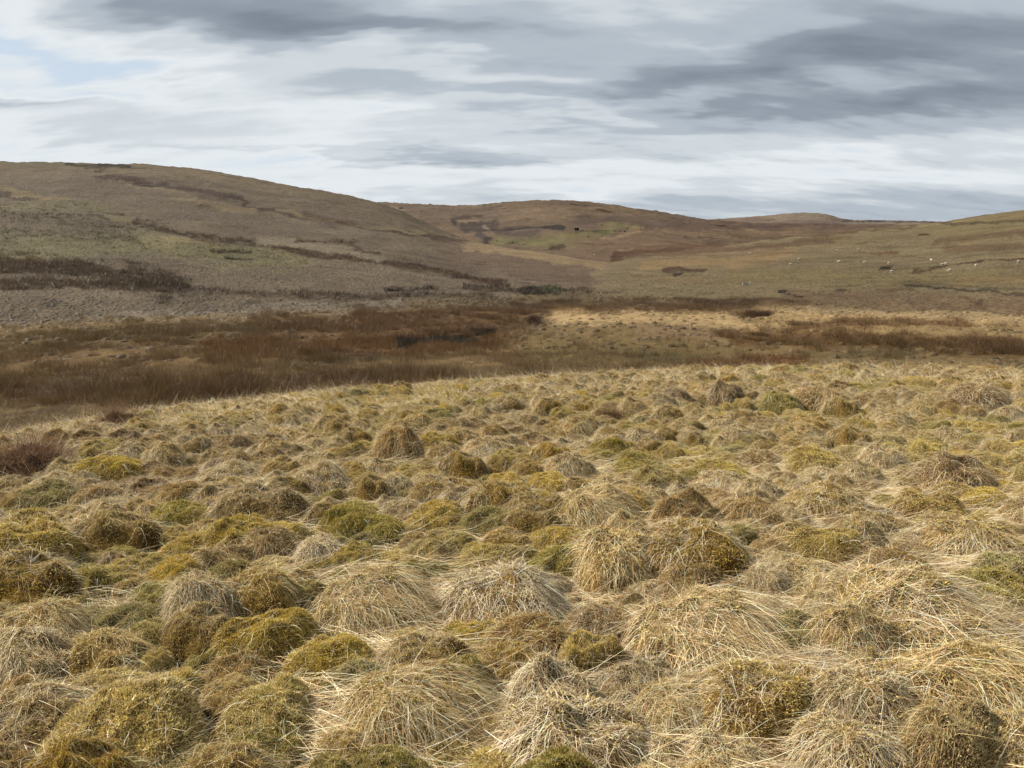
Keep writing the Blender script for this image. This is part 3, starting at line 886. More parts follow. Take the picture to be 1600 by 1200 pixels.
# tussocks seen one by one in the photograph: (px, foot py, width px, height px, kind, label, short name for its neighbours)
HEROES = [
    (165, 728, 72, 32, 'moss', 'small bright yellow moss hummock behind a wider one, between heather and pale straw', 'small bright yellow hummock'),
    (182, 762, 98, 42, 'moss', 'low wide yellow moss hummock just right of the reddish heather clump', 'wide yellow hummock by the heather'),
    (88, 800, 92, 42, 'green', 'smooth pale green moss hummock below the reddish heather clump', 'smooth hummock below the heather'),
    (165, 832, 90, 50, 'straw', 'straw tussock with a thin cap of pale blades behind the dark hole', 'thin capped straw tussock'),
    (52, 860, 92, 46, 'green', 'green hummock at the left edge above the long yellow moss bank', 'green hummock above the yellow bank'),
    (178, 878, 128, 52, 'mixed', 'low tussock, yellow moss on its left end and pale straw hanging off its right', 'half moss half straw tussock'),
    (60, 905, 170, 44, 'moss', 'long flat yellow moss bank reaching in from the left edge', 'long yellow moss bank'),
    (45, 965, 160, 84, 'mixed', 'broad rounded hummock under thin straw directly below the long yellow moss bank', 'broad hummock under thin straw'),
    (245, 975, 115, 70, 'green', 'green sloping moss hummock standing alone left of the twin straw mounds', 'green sloping hummock'),
    (340, 915, 112, 58, 'brown', 'olive brown hummock with short matted grass left of the grey straw fringe', 'olive brown matted hummock'),
    (312, 995, 118, 88, 'straw', 'left one of the twin mounds, combed with dull brown straw', 'left twin mound'),
    (412, 985, 128, 84, 'mixed', 'right one of the twin mounds, yellow moss on its crown', 'right twin mound'),
    (420, 895, 112, 66, 'brown', 'dark hollow sided tussock under a grey straw fringe', 'grey fringed dark tussock'),
    (500, 905, 118, 72, 'straw', 'rounded tussock with tan straw combed over a green left flank', 'tan combed rounded tussock'),
    (598, 1000, 178, 112, 'long', 'large tussock with straw parted over a yellow mossy face, right of the twin mounds', 'large parted straw tussock'),
    (665, 895, 84, 58, 'moss', 'small round yellow hummock tucked right behind the large parted straw tussock', 'small round hummock behind the parted tussock'),
    (690, 842, 120, 48, 'moss', 'bright yellow green moss ridge in the middle of the field', 'bright moss ridge'),
    (775, 825, 130, 52, 'mixed', 'long mossy hummock fringed with straw at the right end of the bright moss ridge', 'straw fringed long hummock'),
    (365, 765, 100, 42, 'straw', 'pale straw tussock with a shadowed foot, upper left field', 'pale straw tussock of the upper left'),
    (505, 780, 92, 58, 'straw', 'grey straw tussock combed straight down beside small moss hummocks', 'grey combed tussock'),
    (628, 730, 82, 56, 'brown', 'dark brown bristly tussock standing highest in the upper middle field', 'highest dark bristly tussock'),
    (553, 728, 52, 32, 'moss', 'little yellow hummock leaning on the left of the highest dark bristly tussock', 'little hummock left of the dark one'),
    (695, 738, 66, 42, 'brown', 'round dark tussock like a bristly ball, second of the dark pair', 'bristly ball tussock'),
    (768, 728, 92, 42, 'straw', 'wide arching pale tussock right of the bristly ball tussock', 'wide arching pale tussock'),
    (595, 752, 76, 38, 'straw', 'low fan of whitish straw in front of the dark bristly pair', 'whitish straw fan'),
    (553, 768, 62, 32, 'moss', 'low mossy bump between the grey combed tussock and the whitish fan', 'low mossy bump'),
    (628, 768, 76, 32, 'moss', 'low yellow mossy bump right below the whitish straw fan', 'yellow bump below the fan'),
    (405, 835, 140, 60, 'mixed', 'wide mossy tussock with grey straw on its right shoulder, left of centre', 'wide grey shouldered tussock'),
    (275, 850, 120, 50, 'green', 'dark green hummock with short grass just left of the wide grey shouldered one', 'dark green hummock'),
    (420, 1045, 145, 60, 'moss', 'bright yellow topped moss hummock below the twin mounds', 'bright topped hummock below the twins'),
    (525, 1075, 142, 80, 'moss', 'brown flecked round moss hummock with a dark crack in its front', 'brown flecked hummock'),
    (430, 1185, 186, 118, 'moss', 'big moss hummock with a dark rotted hollow in its face near the bottom edge', 'big hummock with the hollow'),
    (735, 1035, 116, 62, 'moss', 'golden moss hummock between the parted straw tussock and the big dark footed one', 'golden moss hummock'),
    (742, 1065, 84, 34, 'moss', 'small golden cushion at the foot of the golden moss hummock', 'small golden cushion'),
    (640, 1200, 215, 150, 'long', 'large bottom edge tussock with pale straw strands spread over brown moss', 'large strand covered tussock'),
    (262, 1135, 126, 66, 'moss', 'rusty brown moss hummock left of the big hummock with the hollow', 'rusty moss hummock'),
    (200, 1235, 250, 90, 'moss', 'bright yellow green moss cushion cut by the bottom edge', 'bottom edge yellow cushion'),
    (60, 1200, 170, 104, 'mixed', 'mossy mound with coarse bent straw in the bottom left corner', 'corner mossy mound'),
    (75, 1035, 150, 78, 'straw', 'pale sandy tussock at the left edge with a dark overhang on its right', 'sandy overhanging tussock'),
    (40, 1095, 150, 76, 'straw', 'soft pale straw heap at the left edge below the sandy overhanging tussock', 'soft pale straw heap'),
    (375, 1092, 104, 44, 'brown', 'low brown tuft squeezed between the rusty and the brown flecked hummock', 'low brown tuft'),
    (50, 752, 108, 62, 'heather', 'reddish brown heather clump near the left edge', 'reddish heather clump'),
    (186, 662, 56, 38, 'heather', 'small dark red heather clump on the lip of the slope', 'small dark red heather'),
    (795, 1005, 208, 130, 'straw', 'big tussock in the middle front with a black shadowed foot and reddish core', 'big dark footed tussock'),
    (862, 1165, 160, 128, 'straw', 'tall shaggy bleached tussock at the bottom middle, straw falling over brown moss', 'tall shaggy bleached tussock'),
    (920, 1085, 100, 92, 'moss', 'yellow crowned moss mound leaning behind the tall shaggy bleached tussock', 'yellow crowned mound'),
    (970, 935, 170, 106, 'straw', 'whitish long haired tussock right of the middle joined to an orange mossy one', 'whitish long haired tussock'),
    (1090, 925, 160, 98, 'mixed', 'orange brown mossy tussock joined to the right of the whitish long haired one', 'orange brown mossy tussock'),
    (1290, 890, 116, 62, 'moss', 'clean golden moss cushion right of centre, hardly any straw', 'clean golden cushion'),
    (1255, 940, 116, 60, 'straw', 'loose dull straw tussock in front of the clean golden cushion', 'loose dull tussock'),
    (1285, 825, 122, 72, 'straw', 'arched straw tussock with a dark open underside, right of centre', 'arched tussock with dark underside'),
    (1170, 835, 115, 50, 'brown', 'brown green matted tussock left of the arched one with dark underside', 'brown green matted tussock'),
    (1150, 868, 72, 46, 'green', 'small green tuft with pale tips behind the orange brown mossy tussock', 'small green tuft'),
    (870, 875, 105, 38, 'moss', 'flat yellow cushion behind the whitish long haired tussock', 'flat yellow cushion'),
    (1130, 765, 94, 42, 'moss', 'rounded yellow green hummock lit on its left, upper right field', 'rounded lit hummock'),
    (990, 745, 92, 44, 'green', 'dark green hummock in the upper middle right of a grey tussock', 'dark green upper hummock'),
    (890, 760, 84, 50, 'straw', 'greyish arched tussock left of the dark green upper hummock', 'greyish arched tussock'),
    (850, 800, 62, 36, 'moss', 'tiny yellow hummock below the greyish arched tussock', 'tiny yellow hummock'),
    (1185, 740, 74, 36, 'brown', 'small brown topped hummock right of the rounded lit hummock', 'small brown topped hummock'),
    (1265, 750, 104, 38, 'moss', 'long low yellow green swell in the upper right field', 'long low swell'),
    (1485, 775, 118, 58, 'brown', 'brown hollow centred tussock near the right edge', 'brown hollow centred tussock'),
    (1350, 735, 74, 34, 'moss', 'low moss bump between the long low swell and the right edge', 'low moss bump on the right'),
    (1440, 830, 100, 54, 'mixed', 'arched pale fringe tussock below the brown hollow centred one', 'arched fringe tussock'),
    (1520, 900, 136, 54, 'straw', 'wide flat straw tussock near the right edge with dark striped side', 'wide flat right tussock'),
    (930, 840, 136, 78, 'long', 'loose tan tussock with reddish stems behind the whitish long haired one', 'loose tan reddish tussock'),
    (1120, 1070, 236, 140, 'long', 'very large tussock of long fallen blades over a yellow mossy left face', 'very large fallen blade tussock'),
    (1430, 1040, 236, 112, 'long', 'long swept tussock at the right with a dark gap under its drooping blades', 'long swept right tussock'),
    (1205, 1175, 206, 106, 'mixed', 'greenish mound laced with fine straw at the bottom right of the middle', 'greenish laced mound'),
    (1510, 1160, 250, 106, 'long', 'green hearted mound under long diagonal straw in the bottom right corner', 'corner diagonal straw mound'),
    (1555, 970, 126, 60, 'green', 'greenish tuft at the right edge above the long swept tussock', 'greenish right edge tuft'),
    (1130, 642, 64, 38, 'brown', 'dark round tussock on the far rim of the slope, left of a darker wide one', 'dark rim tussock'),
    (1285, 648, 86, 32, 'brown', 'dark wide green brown tussock on the far rim at the right', 'dark wide rim tussock'),
    (1052, 638, 54, 28, 'brown', 'small dark tussock on the far rim nearest the middle', 'small dark rim tussock'),
    (950, 664, 44, 28, 'heather', 'small dark brown heather tuft sticking up in the upper middle', 'small brown heather tuft'),
    (1215, 655, 74, 40, 'green', 'green brown tussock between the two dark rim tussocks', 'green brown rim tussock'),
    (915, 688, 78, 38, 'straw', 'pale combed tussock just below the small brown heather tuft', 'pale combed tussock'),
    (840, 708, 66, 32, 'brown', 'dark mossy tuft left of the pale combed tussock', 'dark mossy tuft'),
    (900, 1260, 260, 92, 'straw', 'mat of bleached curled straw cut by the bottom edge right of the middle', 'bleached bottom mat'),
    (1520, 645, 84, 36, 'brown', 'brown wiry tussock near the far rim at the right edge', 'brown wiry rim tussock'),
    (45, 695, 60, 16, 'straw', 'grey white drooping tussock on the left end of the rim', 'grey white drooping tussock'),
    (285, 656, 66, 24, 'straw', 'round pale straw crown on the rim right of the dark red heather', 'round pale rim crown'),
    (420, 652, 60, 22, 'straw', 'second round pale crown on the rim, right of the first', 'second pale rim crown'),
]
random.seed(21)
hero_xy = []
for (px, py, wpx, hpx, kind, label, short) in HEROES:
    X, Y, Z, r = hit(px, py)
    while r > np.interp(math.atan2(X, Y), CREST_AZ, CREST_R) + 1.0:     # keep those on the rim on the near slope
        py += 3
        X, Y, Z, r = hit(px, py)
    sl = math.sqrt(r * r + (EYE - Z) ** 2)
    dep = math.atan2(EYE - Z, r)
    wid = wpx * sl / F
    # the foot is the near edge: move the centre half a depth farther
    k = (r + wid * .36) / r
    X *= k; Y *= k
    ht = (hpx * sl / F - wid * .70 * sin(dep)) / cos(dep)
    hs = min(max(1.28 * ht / wid, .38), .66) / (H0 / (2 * R0 * 1.08)) 
    place(kind, X, Y, wid * 1.06, hs * (.9 if kind in ('straw', 'long') else 1.0), label, rot=None if kind != 'long' else random.uniform(-.25, .25))
    hero_xy.append((X, Y, short))

# the rest of the individually built tussocks: dart throwing over the near slope
KW = {'moss': 'mossy yellow', 'green': 'greenish', 'straw': 'pale straw', 'mixed': 'straw and moss', 'brown': 'dull brown', 'long': 'long bladed'}
g = np.random.default_rng(90)
cand = []
for i in range(26000):
    a = g.uniform(-.70, .70); rmax = float(np.interp(a, CREST_AZ, CREST_R)) + 3.2
    r = math.sqrt(g.uniform(1.5 ** 2, rmax ** 2))
    cand.append((r * sin(a), r * cos(a), g.uniform(.10, .235)))
fill = []
pl = np.array(placed)
xs, ys, rs = list(pl[:, 0]), list(pl[:, 1]), list(pl[:, 2])
for (x, y, q) in cand:
    d = np.hypot(np.array(xs) - x, np.array(ys) - y)
    if (d > (np.array(rs) + q) * .56).all():
        xs.append(x); ys.append(y); rs.append(q); fill.append((x, y, q))
fx = np.array([f[0] for f in fill]); fy = np.array([f[1] for f in fill])
fpx, fpy = project(fx, fy, ground(fx, fy))
inview = (fpx > -60) & (fpx < 1660) & (fpy < 1330)
order = np.argsort(np.hypot(fx, fy))
n_ind = 0
rest = []
used = {}
MAX_IND = 296 - len(HEROES)
HX = np.array([(h[0], h[1]) for h in hero_xy])
for i in order:
    x, y, q = fill[i]
    if not inview[i]:
        rest.append(fill[i]); continue
    if n_ind >= MAX_IND:
        rest.append(fill[i]); continue
    px = fpx[i]; py = fpy[i]
    f1 = float(fbm(x / 1.6, y / 1.6, 2, 201)); f2 = g.uniform()
    if px > 1050 and py > 900 and f2 < .55: kind = 'long'
    elif f1 > .22: kind = 'moss' if f2 < .45 else 'green' if f2 < .8 else 'mixed'
    elif f1 < -.25: kind = 'straw' if f2 < .6 else 'brown'
    else: kind = ('straw', 'mixed', 'moss', 'straw', 'brown', 'green', 'straw')[int(f2 * 7)]
    size = 'small' if q < .17 else 'middling' if q < .225 else 'broad'
    d = np.hypot(HX[:, 0] - x, HX[:, 1] - y); cand_h = np.argsort(d)[:3]
    best = None
    for j in cand_h:
        hx, hy, hs_ = hero_xy[j]
        hpx, hpy = project(hx, hy, ground(hx, hy))
        rel = ('right of' if px > hpx else 'left of') if abs(px - hpx) > 1.6 * abs(py - hpy) else ('behind' if py < hpy else 'in front of')
        side = '' if rel in ('right of', 'left of') else ('to the right ' if px - hpx > 12 else 'to the left ' if hpx - px > 12 else '')
        noun = 'hummock' if kind in ('moss', 'green') else 'tussock'
        lab = f'{size} {KW[kind]} {noun} {side}{rel} the {hs_}'
        best = best or lab
        if lab not in used: best = lab; break
    if best in used: best = best.replace(f'{size} {KW[kind]}', f'another {size} {KW[kind]}')
    if best in used: best = best.replace('another', 'a further')
    if len(best.split()) > 16: best = best.replace('middling ', '').replace('to the ', '').replace('another ', 'second ')
    if len(best.split()) > 16: best = best.replace('a further ', 'third ').replace('small ', '', 1).replace('broad ', '', 1)
    used[best] = 1
    w_ = q * 2 * 1.05
    place(kind, x, y, w_, g.uniform(.75, 1.4) * (.9 if q > .2 else 1), best)
    n_ind += 1

# ---------------------------------------------------------------- scattering masses with geometry nodes
def scatter(name, label, pts, rotz, scl, tint, idx, protos, tilt=None):
    """one object of countless small plants: instances of the given meshes on points"""
    n = len(pts)
    me = bpy.data.meshes.new(name)
    me.vertices.add(n); me.vertices.foreach_set('co', np.asarray(pts, np.float32).ravel())
    def attr(nm, ty, data, key):
        a = me.attributes.new(nm, ty, 'POINT'); a.data.foreach_set(key, np.asarray(data).ravel())
    rot = np.zeros((n, 3), np.float32); rot[:, 2] = rotz
    if tilt is not None: rot[:, 0] = tilt[:, 0]; rot[:, 1] = tilt[:, 1]
    attr('rot', 'FLOAT_VECTOR', rot, 'vector')
    attr('scl', 'FLOAT_VECTOR', np.asarray(scl, np.float32), 'vector')
    c = np.ones((n, 4), np.float32); c[:, :3] = tint
    attr('tint', 'FLOAT_COLOR', c, 'color')
    attr('idx', 'INT', np.asarray(idx, np.int32), 'value')
    col = bpy.data.collections.new(name + '_kinds')
    for k, m in enumerate(protos):
        o = bpy.data.objects.new(f'{name}_kind_{k:02d}', m); col.objects.link(o)
    gn = bpy.data.node_groups.new(name + '_scatter', 'GeometryNodeTree')
    gn.interface.new_socket('Geometry', in_out='INPUT', socket_type='NodeSocketGeometry')
    gn.interface.new_socket('Geometry', in_out='OUTPUT', socket_type='NodeSocketGeometry')
    nn = gn.nodes
    gi = nn.new('NodeGroupInput'); go = nn.new('NodeGroupOutput')
    m2p = nn.new('GeometryNodeMeshToPoints')
    iop = nn.new('GeometryNodeInstanceOnPoints')
    ci = nn.new('GeometryNodeCollectionInfo')
    ci.inputs['Collection'].default_value = col
    ci.inputs['Separate Children'].default_value = True
    ci.inputs['Reset Children'].default_value = True
    iop.inputs['Pick Instance'].default_value = True
    def na(nm, ty):
        a = nn.new('GeometryNodeInputNamedAttribute'); a.data_type = ty; a.inputs['Name'].default_value = nm
        return a.outputs['Attribute']
    e2r = nn.new('FunctionNodeEulerToRotation')
    L = gn.links.new
    L(gi.outputs[0], m2p.inputs['Mesh']); L(m2p.outputs[0], iop.inputs['Points']); L(ci.outputs[0], iop.inputs['Instance'])
    L(na('idx', 'INT'), iop.inputs['Instance Index'])
    L(na('rot', 'FLOAT_VECTOR'), e2r.inputs[0]); L(e2r.outputs[0], iop.inputs['Rotation'])
    L(na('scl', 'FLOAT_VECTOR'), iop.inputs['Scale'])
    L(iop.outputs[0], go.inputs[0])
    o = link(name, me, kind='stuff')
    o['label'] = label
    md = o.modifiers.new('scatter', 'NODES'); md.node_group = gn
    return o


# --- matted litter and short green growth between the near tussocks
def flat_surf(x, y): return np.zeros_like(x)


def litter_patch(name, seed, n, pal_mix, L, up, R=.34, wid=(.0011, .0021), segs=4, bias=(.5, -.15), grav=1.6):
    g = np.random.default_rng(seed)
    t = g.uniform(0, 2 * pi, n); q = np.sqrt(g.uniform(0, 1, n)) * R
    p = np.stack([q * np.cos(t), q * np.sin(t), g.uniform(-.005, .015, n)], 1)
    t2 = g.uniform(0, 2 * pi, n)
    d = np.stack([np.cos(t2) + bias[0], np.sin(t2) + bias[1], g.uniform(.05, 1, n) * up], 1)
    V, qd, tr, lv, m = blades(p, d, g.uniform(L[0], L[1], n), g.uniform(wid[0], wid[1], n), segs, grav * g.uniform(.5, 1.5, n), flat_surf, rng=g)
    cs = np.zeros((n, 3)); u = g.uniform(0, 1, n); acc = 0; tot = sum(a[1] for a in pal_mix)
    for pal, wt in pal_mix:
        k = (u >= acc / tot) & (u <= (acc + wt) / tot); acc += wt
        cs[k] = pick(pal, int(k.sum()), g)
    return mesh_from(name, V, [qd, tr], M_blade_i, np.repeat(cs, m, 0), True)


protoL = [litter_patch('straw_litter', 900 + k, 1200, [(STRAW, 6), (TAN, 4), (OLIVE, 2), (BROWN, 2)], (.08, .26), .40) for k in range(5)]
protoL += [litter_patch('green_litter', 920 + k, 900, [(OLIVE, 4), (MOSSG, 3), (STRAW, 2), (TAN, 1)], (.05, .18), .9) for k in range(3)]
protoL += [litter_patch('brown_litter', 940 + k, 900, [(TAN, 4), (BROWN, 4), (STRAW, 1)], (.08, .24), .6) for k in range(2)]
g = np.random.default_rng(77)
n = 2400
a = g.uniform(-.74, .74, n); rm = np.interp(a, CREST_AZ, CREST_R) + 5.5
r = np.sqrt(g.uniform(0, 1, n) * (rm ** 2 - 1.3 ** 2) + 1.3 ** 2)
x, y = r * np.sin(a), r * np.cos(a)
PX_ = np.array(placed)
dm_ = np.min(np.hypot(x[:, None] - PX_[None, :, 0], y[:, None] - PX_[None, :, 1]) / PX_[None, :, 2], axis=1)
k = (dm_ > 1.0) | (g.uniform(0, 1, n) < .06)
x, y, a, r, rm = x[k], y[k], a[k], r[k], rm[k]; n = len(x)
print('litter', n, 'last individual at', np.hypot(PX_[:, 0], PX_[:, 1]).max())
z = ground(x, y)
f = fbm(x / 1.3, y / 1.3, 3, 301) + g.normal(size=n) * .18
idx = np.where(f > .06, 5 + g.integers(0, 3, n), np.where(f < -.34, 8 + g.integers(0, 2, n), g.integers(0, 5, n)))
far_rim = smooth(.0, 3.0, r - (rm - 5.5))
idx = np.where(far_rim > g.uniform(0, 1, n), g.integers(0, 5, n), idx)
s = g.uniform(.8, 1.25, n) * (1 + .05 * r)
tint = np.ones((n, 3)) * g.uniform(.62, 1.02, n)[:, None]
scatter('matted_grass', 'flattened dry grass and short green growth lying between the tussocks', np.stack([x, y, z], 1), g.uniform(-.7, .7, n),
        np.stack([s, s, s * g.uniform(.8, 1.4, n)], 1), tint, idx, protoL)

# long stray stalks thrown across the lower right of the slope
protoS = [litter_patch('stray_stalks', 960 + k, 260, [(STRAW, 6), (TAN, 2)], (.25, .6), .45, wid=(.0013, .0024), segs=6, bias=(1.6, -.6), grav=1.2) for k in range(4)]
n = 460
a = g.uniform(-.70, .74, n); r = np.sqrt(g.uniform(1.6 ** 2, 7 ** 2, n)); x, y = r * np.sin(a), r * np.cos(a)
keep = g.uniform(0, 1, n) < np.clip(.38 + .9 * a + (.3 * (r < 4)), .2, 1)
x, y, a, r = x[keep], y[keep], a[keep], r[keep]; n = len(x)
s = g.uniform(.8, 1.15, n)
scatter('stray_stalks', 'long pale grass stalks fallen across the tussocks', np.stack([x, y, ground(x, y) + .05], 1), g.uniform(-.35, .35, n),
        np.stack([s, s, s], 1), np.ones((n, 3)), g.integers(0, 4, n), protoS)

protoF = [litter_patch('fringe_grass', 980 + k, 700, [(STRAW, 6), (TAN, 2)], (.10, .34), 1.5, wid=(.0018, .0034), segs=3, bias=(.5, 0), grav=1.3) for k in range(4)]
n = 520
a = g.uniform(-.68, .72, n); rm = np.interp(a, CREST_AZ, CREST_R); r = rm + g.uniform(-1.6, 4.5, n); x, y = r * np.sin(a), r * np.cos(a)
s = g.uniform(.8, 1.5, n)
scatter('fringe_grass', 'soft pale straw grass fringing the rim of the near slope', np.stack([x, y, ground(x, y)], 1), g.uniform(-.6, .6, n),
        np.stack([s, s, s * .9], 1), np.ones((n, 3)) * g.uniform(.9, 1.15, (n, 1)), g.integers(0, 4, n), protoF)

# --- low detail plants for the bog, the rim and the hillsides
def small_tussock(name, seed, n, w_, tone=1.0):
    g = np.random.default_rng(seed)
    dm = Dome(seed, g.uniform(.9, 1.2))
    t = g.uniform(0, 2 * pi, n); q = np.sqrt(g.uniform(0, 1, n)) * .85
    x = q * dm.R(t) * np.cos(t); y = q * dm.R(t) * np.sin(t)
    p = np.stack([x, y, dm.z(x, y)], 1)
    rad = np.stack([np.cos(t) * (.3 + q), np.sin(t) * (.3 + q)], 1) + g.normal(size=(n, 2)) * .4
    d = np.concatenate([rad, g.uniform(.2, .9, n)[:, None]], 1)
    V, qd, tr, lv, m = blades(p, d, g.uniform(.12, .32, n), np.full(n, w_) * g.uniform(.6, 1.3, n), 3, 3.0 * g.uniform(.6, 1.4, n), dm.z, rng=g)
    c = np.repeat(np.ones((n, 3)) * g.uniform(.9, 1.5, n)[:, None] * tone, m, 0)
    # core
    nr, nc = 6, 12
    rho = np.linspace(.001, 1.05, nr); th = np.linspace(0, 2 * pi, nc + 1)
    P, T = np.meshgrid(rho, th, indexing='ij')
    X = P * dm.R(T) * np.cos(T); Y = P * dm.R(T) * np.sin(T); Z = dm.z(X, Y) - np.where(P > 1.01, .04, 0)
    Vd = np.stack([X, Y, Z], -1).reshape(-1, 3); off = len(V)
    V = np.concatenate([V, Vd]); c = np.concatenate([c, np.full((len(Vd), 3), 1.05)])
    return mesh_from(name, V, [np.concatenate([qd, grid_faces(*P.shape) + off]), tr], M_blade_i, c, True)


def rush_clump(name, seed, n, w_, h=(.35, .75), gr=.35):
    g = np.random.default_rng(seed)
    t = g.uniform(0, 2 * pi, n); q = np.sqrt(g.uniform(0, 1, n)) * .28
    p = np.stack([q * np.cos(t), q * np.sin(t), np.full(n, -.02)], 1)
    d = np.stack([np.cos(t) * q * 1.6 + g.normal(size=n) * .14, np.sin(t) * q * 1.6 + g.normal(size=n) * .14, np.ones(n)], 1)
    V, qd, tr, lv, m = blades(p, d, g.uniform(h[0], h[1], n), np.full(n, w_) * g.uniform(.6, 1.3, n), 3, gr * g.uniform(.2, 1.4, n), None, jit=.08, rng=g, flat=.1)
    c = np.repeat(np.ones((n, 3)) * g.uniform(.65, 1.35, n)[:, None], m, 0)
    return mesh_from(name, V, [qd, tr], M_blade_i, c, True)


def tiny_tuft(name, seed):
    g = np.random.default_rng(seed)
    nr, nc = 4, 8
    dm = Dome(seed, g.uniform(.9, 1.2), .3)
    rho = np.linspace(.001, 1.05, nr); th = np.linspace(0, 2 * pi, nc + 1)
    P, T = np.meshgrid(rho, th, indexing='ij')
    k = 1 + g.normal(size=P.shape) * .12; k[:, -1] = k[:, 0]
    X = P * k * dm.R(T) * np.cos(T); Y = P * k * dm.R(T) * np.sin(T); Z = dm.z(X, Y) * 1.1 - .02
    V = np.stack([X, Y, Z], -1).reshape(-1, 3)
    c = np.repeat((.98 + .12 * V[:, 2] / H0)[:, None], 3, 1)
    return mesh_from(name, V, [grid_faces(*P.shape)], M_blade_i, c, True)


g = np.random.default_rng(5)
# rim tussocks (beyond the individually built ones), pale grass skin over the lip
n = len(rest)
rx = np.array([q[0] for q in rest]); ry = np.array([q[1] for q in rest]); rq = np.array([q[2] for q in rest])
f = fbm(rx / 1.6, ry / 1.6, 2, 201)[:, None]
tA = np.array(alb(176, 150, 108)); tB = np.array(alb(134, 120, 66)); tC = np.array(alb(120, 92, 62))
tint = np.where(f > .3, tB, np.where(f < -.35, tC, tA)) * g.uniform(.85, 1.15, (n, 1))
s = rq / (R0)
allk = [m for kk in ('straw', 'brown', 'mixed', 'moss', 'green') for v_ in KINDS[kk] for m in v_]      # five kinds, five variants, three meshes
ff = f[:, 0] + g.normal(size=n) * .3
kk = np.where(ff > .45, 3, np.where(ff > .3, 4, np.where(ff > .0, 2, np.where(ff < -.5, 1, 0))))
vv = g.integers(0, 5, n)
P3 = np.repeat(np.stack([rx, ry, ground(rx, ry) - .02], 1), 3, 0)
S3 = np.repeat(np.stack([s, s, s * g.uniform(.7, 1.2, n)], 1), 3, 0)
I3 = ((kk * 5 + vv)[:, None] * 3 + np.arange(3)[None]).ravel()
scatter('rim_tussocks', 'small straw tussocks crowding the far rim of the near slope', P3, np.repeat(g.uniform(-.8, .8, n), 3), S3, np.ones((3 * n, 3)), I3, allk)

# bog floor
def valley_points(n, r0, r1, g, amax=.66):
    a = g.uniform(-amax, amax, n); r = np.sqrt(g.uniform(r0 ** 2, r1 ** 2, n))
    rc = np.interp(a, CREST_AZ, CREST_R)
    k = r > rc + 2.5
    a, r = a[k], r[k]
    x, y = r * np.sin(a), r * np.cos(a); z = ground(x, y)
    px, py = project(x, y, z)
    c, ru = paint(px, py, x, y, (112, 95, 66), VALLEY)
    return x, y, z, r, c, ru


x, y, z, r, c, ru = valley_points(26000, 13, 150, g)
k = g.uniform(0, 1, len(x)) > ru * .8
x, y, z, r, c = x[k], y[k], z[k], r[k], c[k]; n = len(x)
s = g.uniform(.55, 1.35, n)
scatter('bog_tussocks', 'pale and brown tussocks covering the valley floor', np.stack([x, y, z - .03], 1), g.uniform(-pi, pi, n),
        np.stack([s, s, s * g.uniform(.35, .7, n)], 1), c * g.uniform(1.0, 1.4, (n, 1)), np.where(r < 48, g.integers(4, 9, n), g.integers(0, 9, n)),
        [small_tussock('bog_tussock', 1300 + q, 190, .011) for q in range(4)] + [rush_clump('bog_grass', 1350 + q, 90, .010, (.12, .34), 2.2) for q in range(5)])

x, y, z, r, c, ru = valley_points(17000, 10, 48, g)
n = len(x); s = g.uniform(.5, 1.1, n)
scatter('bog_grass', 'rough grass filling the ground just beyond the rim of the slope', np.stack([x, y, z - .02], 1), g.uniform(-pi, pi, n),
        np.stack([s * 1.2, s * 1.2, s], 1), c * g.uniform(.95, 1.6, (n, 1)), g.integers(0, 7, n),
        [rush_clump('bog_tuft', 1370 + q, 90, .006, (.12, .38), 2.4) for q in range(7)])

x, y, z, r, c, ru = valley_points(85000, 14, 150, g)
cl = fbm(x / 2.6, y / 2.6, 3, 411)
k = (g.uniform(0, 1, len(x)) < ru * (.25 + .9 * smooth(-.4, .5, cl)))
x, y, z, r, c, cl = x[k], y[k], z[k], r[k], c[k], cl[k]; n = len(x)
s = g.uniform(.6, 1.1, n)
scatter('rushes', 'russet brown rushes standing thick across the wet valley floor', np.stack([x, y, z - .02], 1), g.uniform(-pi, pi, n),
        np.stack([s * 1.2, s * 1.2, s * (.95 + .35 * cl)], 1), c * np.array([1.0, 1.0, 1.0]) * g.uniform(.95, 1.7, (n, 1)), g.integers(0, 5, n),
        [rush_clump('rush', 1400 + q, 46, .011) for q in range(5)])
print('rushes', n)


def surface_points(h, n, g, rmax, rfull):
    X, Y, Z = h['X'], h['Y'], h['Z']; nv = h['nv']
    X, Y, Z, C, RU = X[1:nv + 1], Y[1:nv + 1], Z[1:nv + 1], h['c'][1:nv + 1], h['rush'][1:nv + 1]
    A = np.abs((X[1:, :-1] - X[:-1, :-1]) * (Y[:-1, 1:] - Y[:-1, :-1]) - (X[:-1, 1:] - X[:-1, :-1]) * (Y[1:, :-1] - Y[:-1, :-1]))
    r = np.hypot(X[:-1, :-1], Y[:-1, :-1])
    az_ = np.abs(np.arctan2(X[:-1, :-1], Y[:-1, :-1])) < .64
    wgt = A * (r < rmax) * az_ / (1 + (r / rfull) ** 2)
    q = g.choice(wgt.size, n, p=(wgt / wgt.sum()).ravel())
    i, j = np.unravel_index(q, wgt.shape)
    u, v = g.uniform(0, 1, n), g.uniform(0, 1, n)
    def b(Q): return Q[i, j] * (1 - u) * (1 - v) + Q[i + 1, j] * u * (1 - v) + Q[i, j + 1] * (1 - u) * v + Q[i + 1, j + 1] * u * v
    return b(X), b(Y), b(Z), C[i, j], RU[i, j]


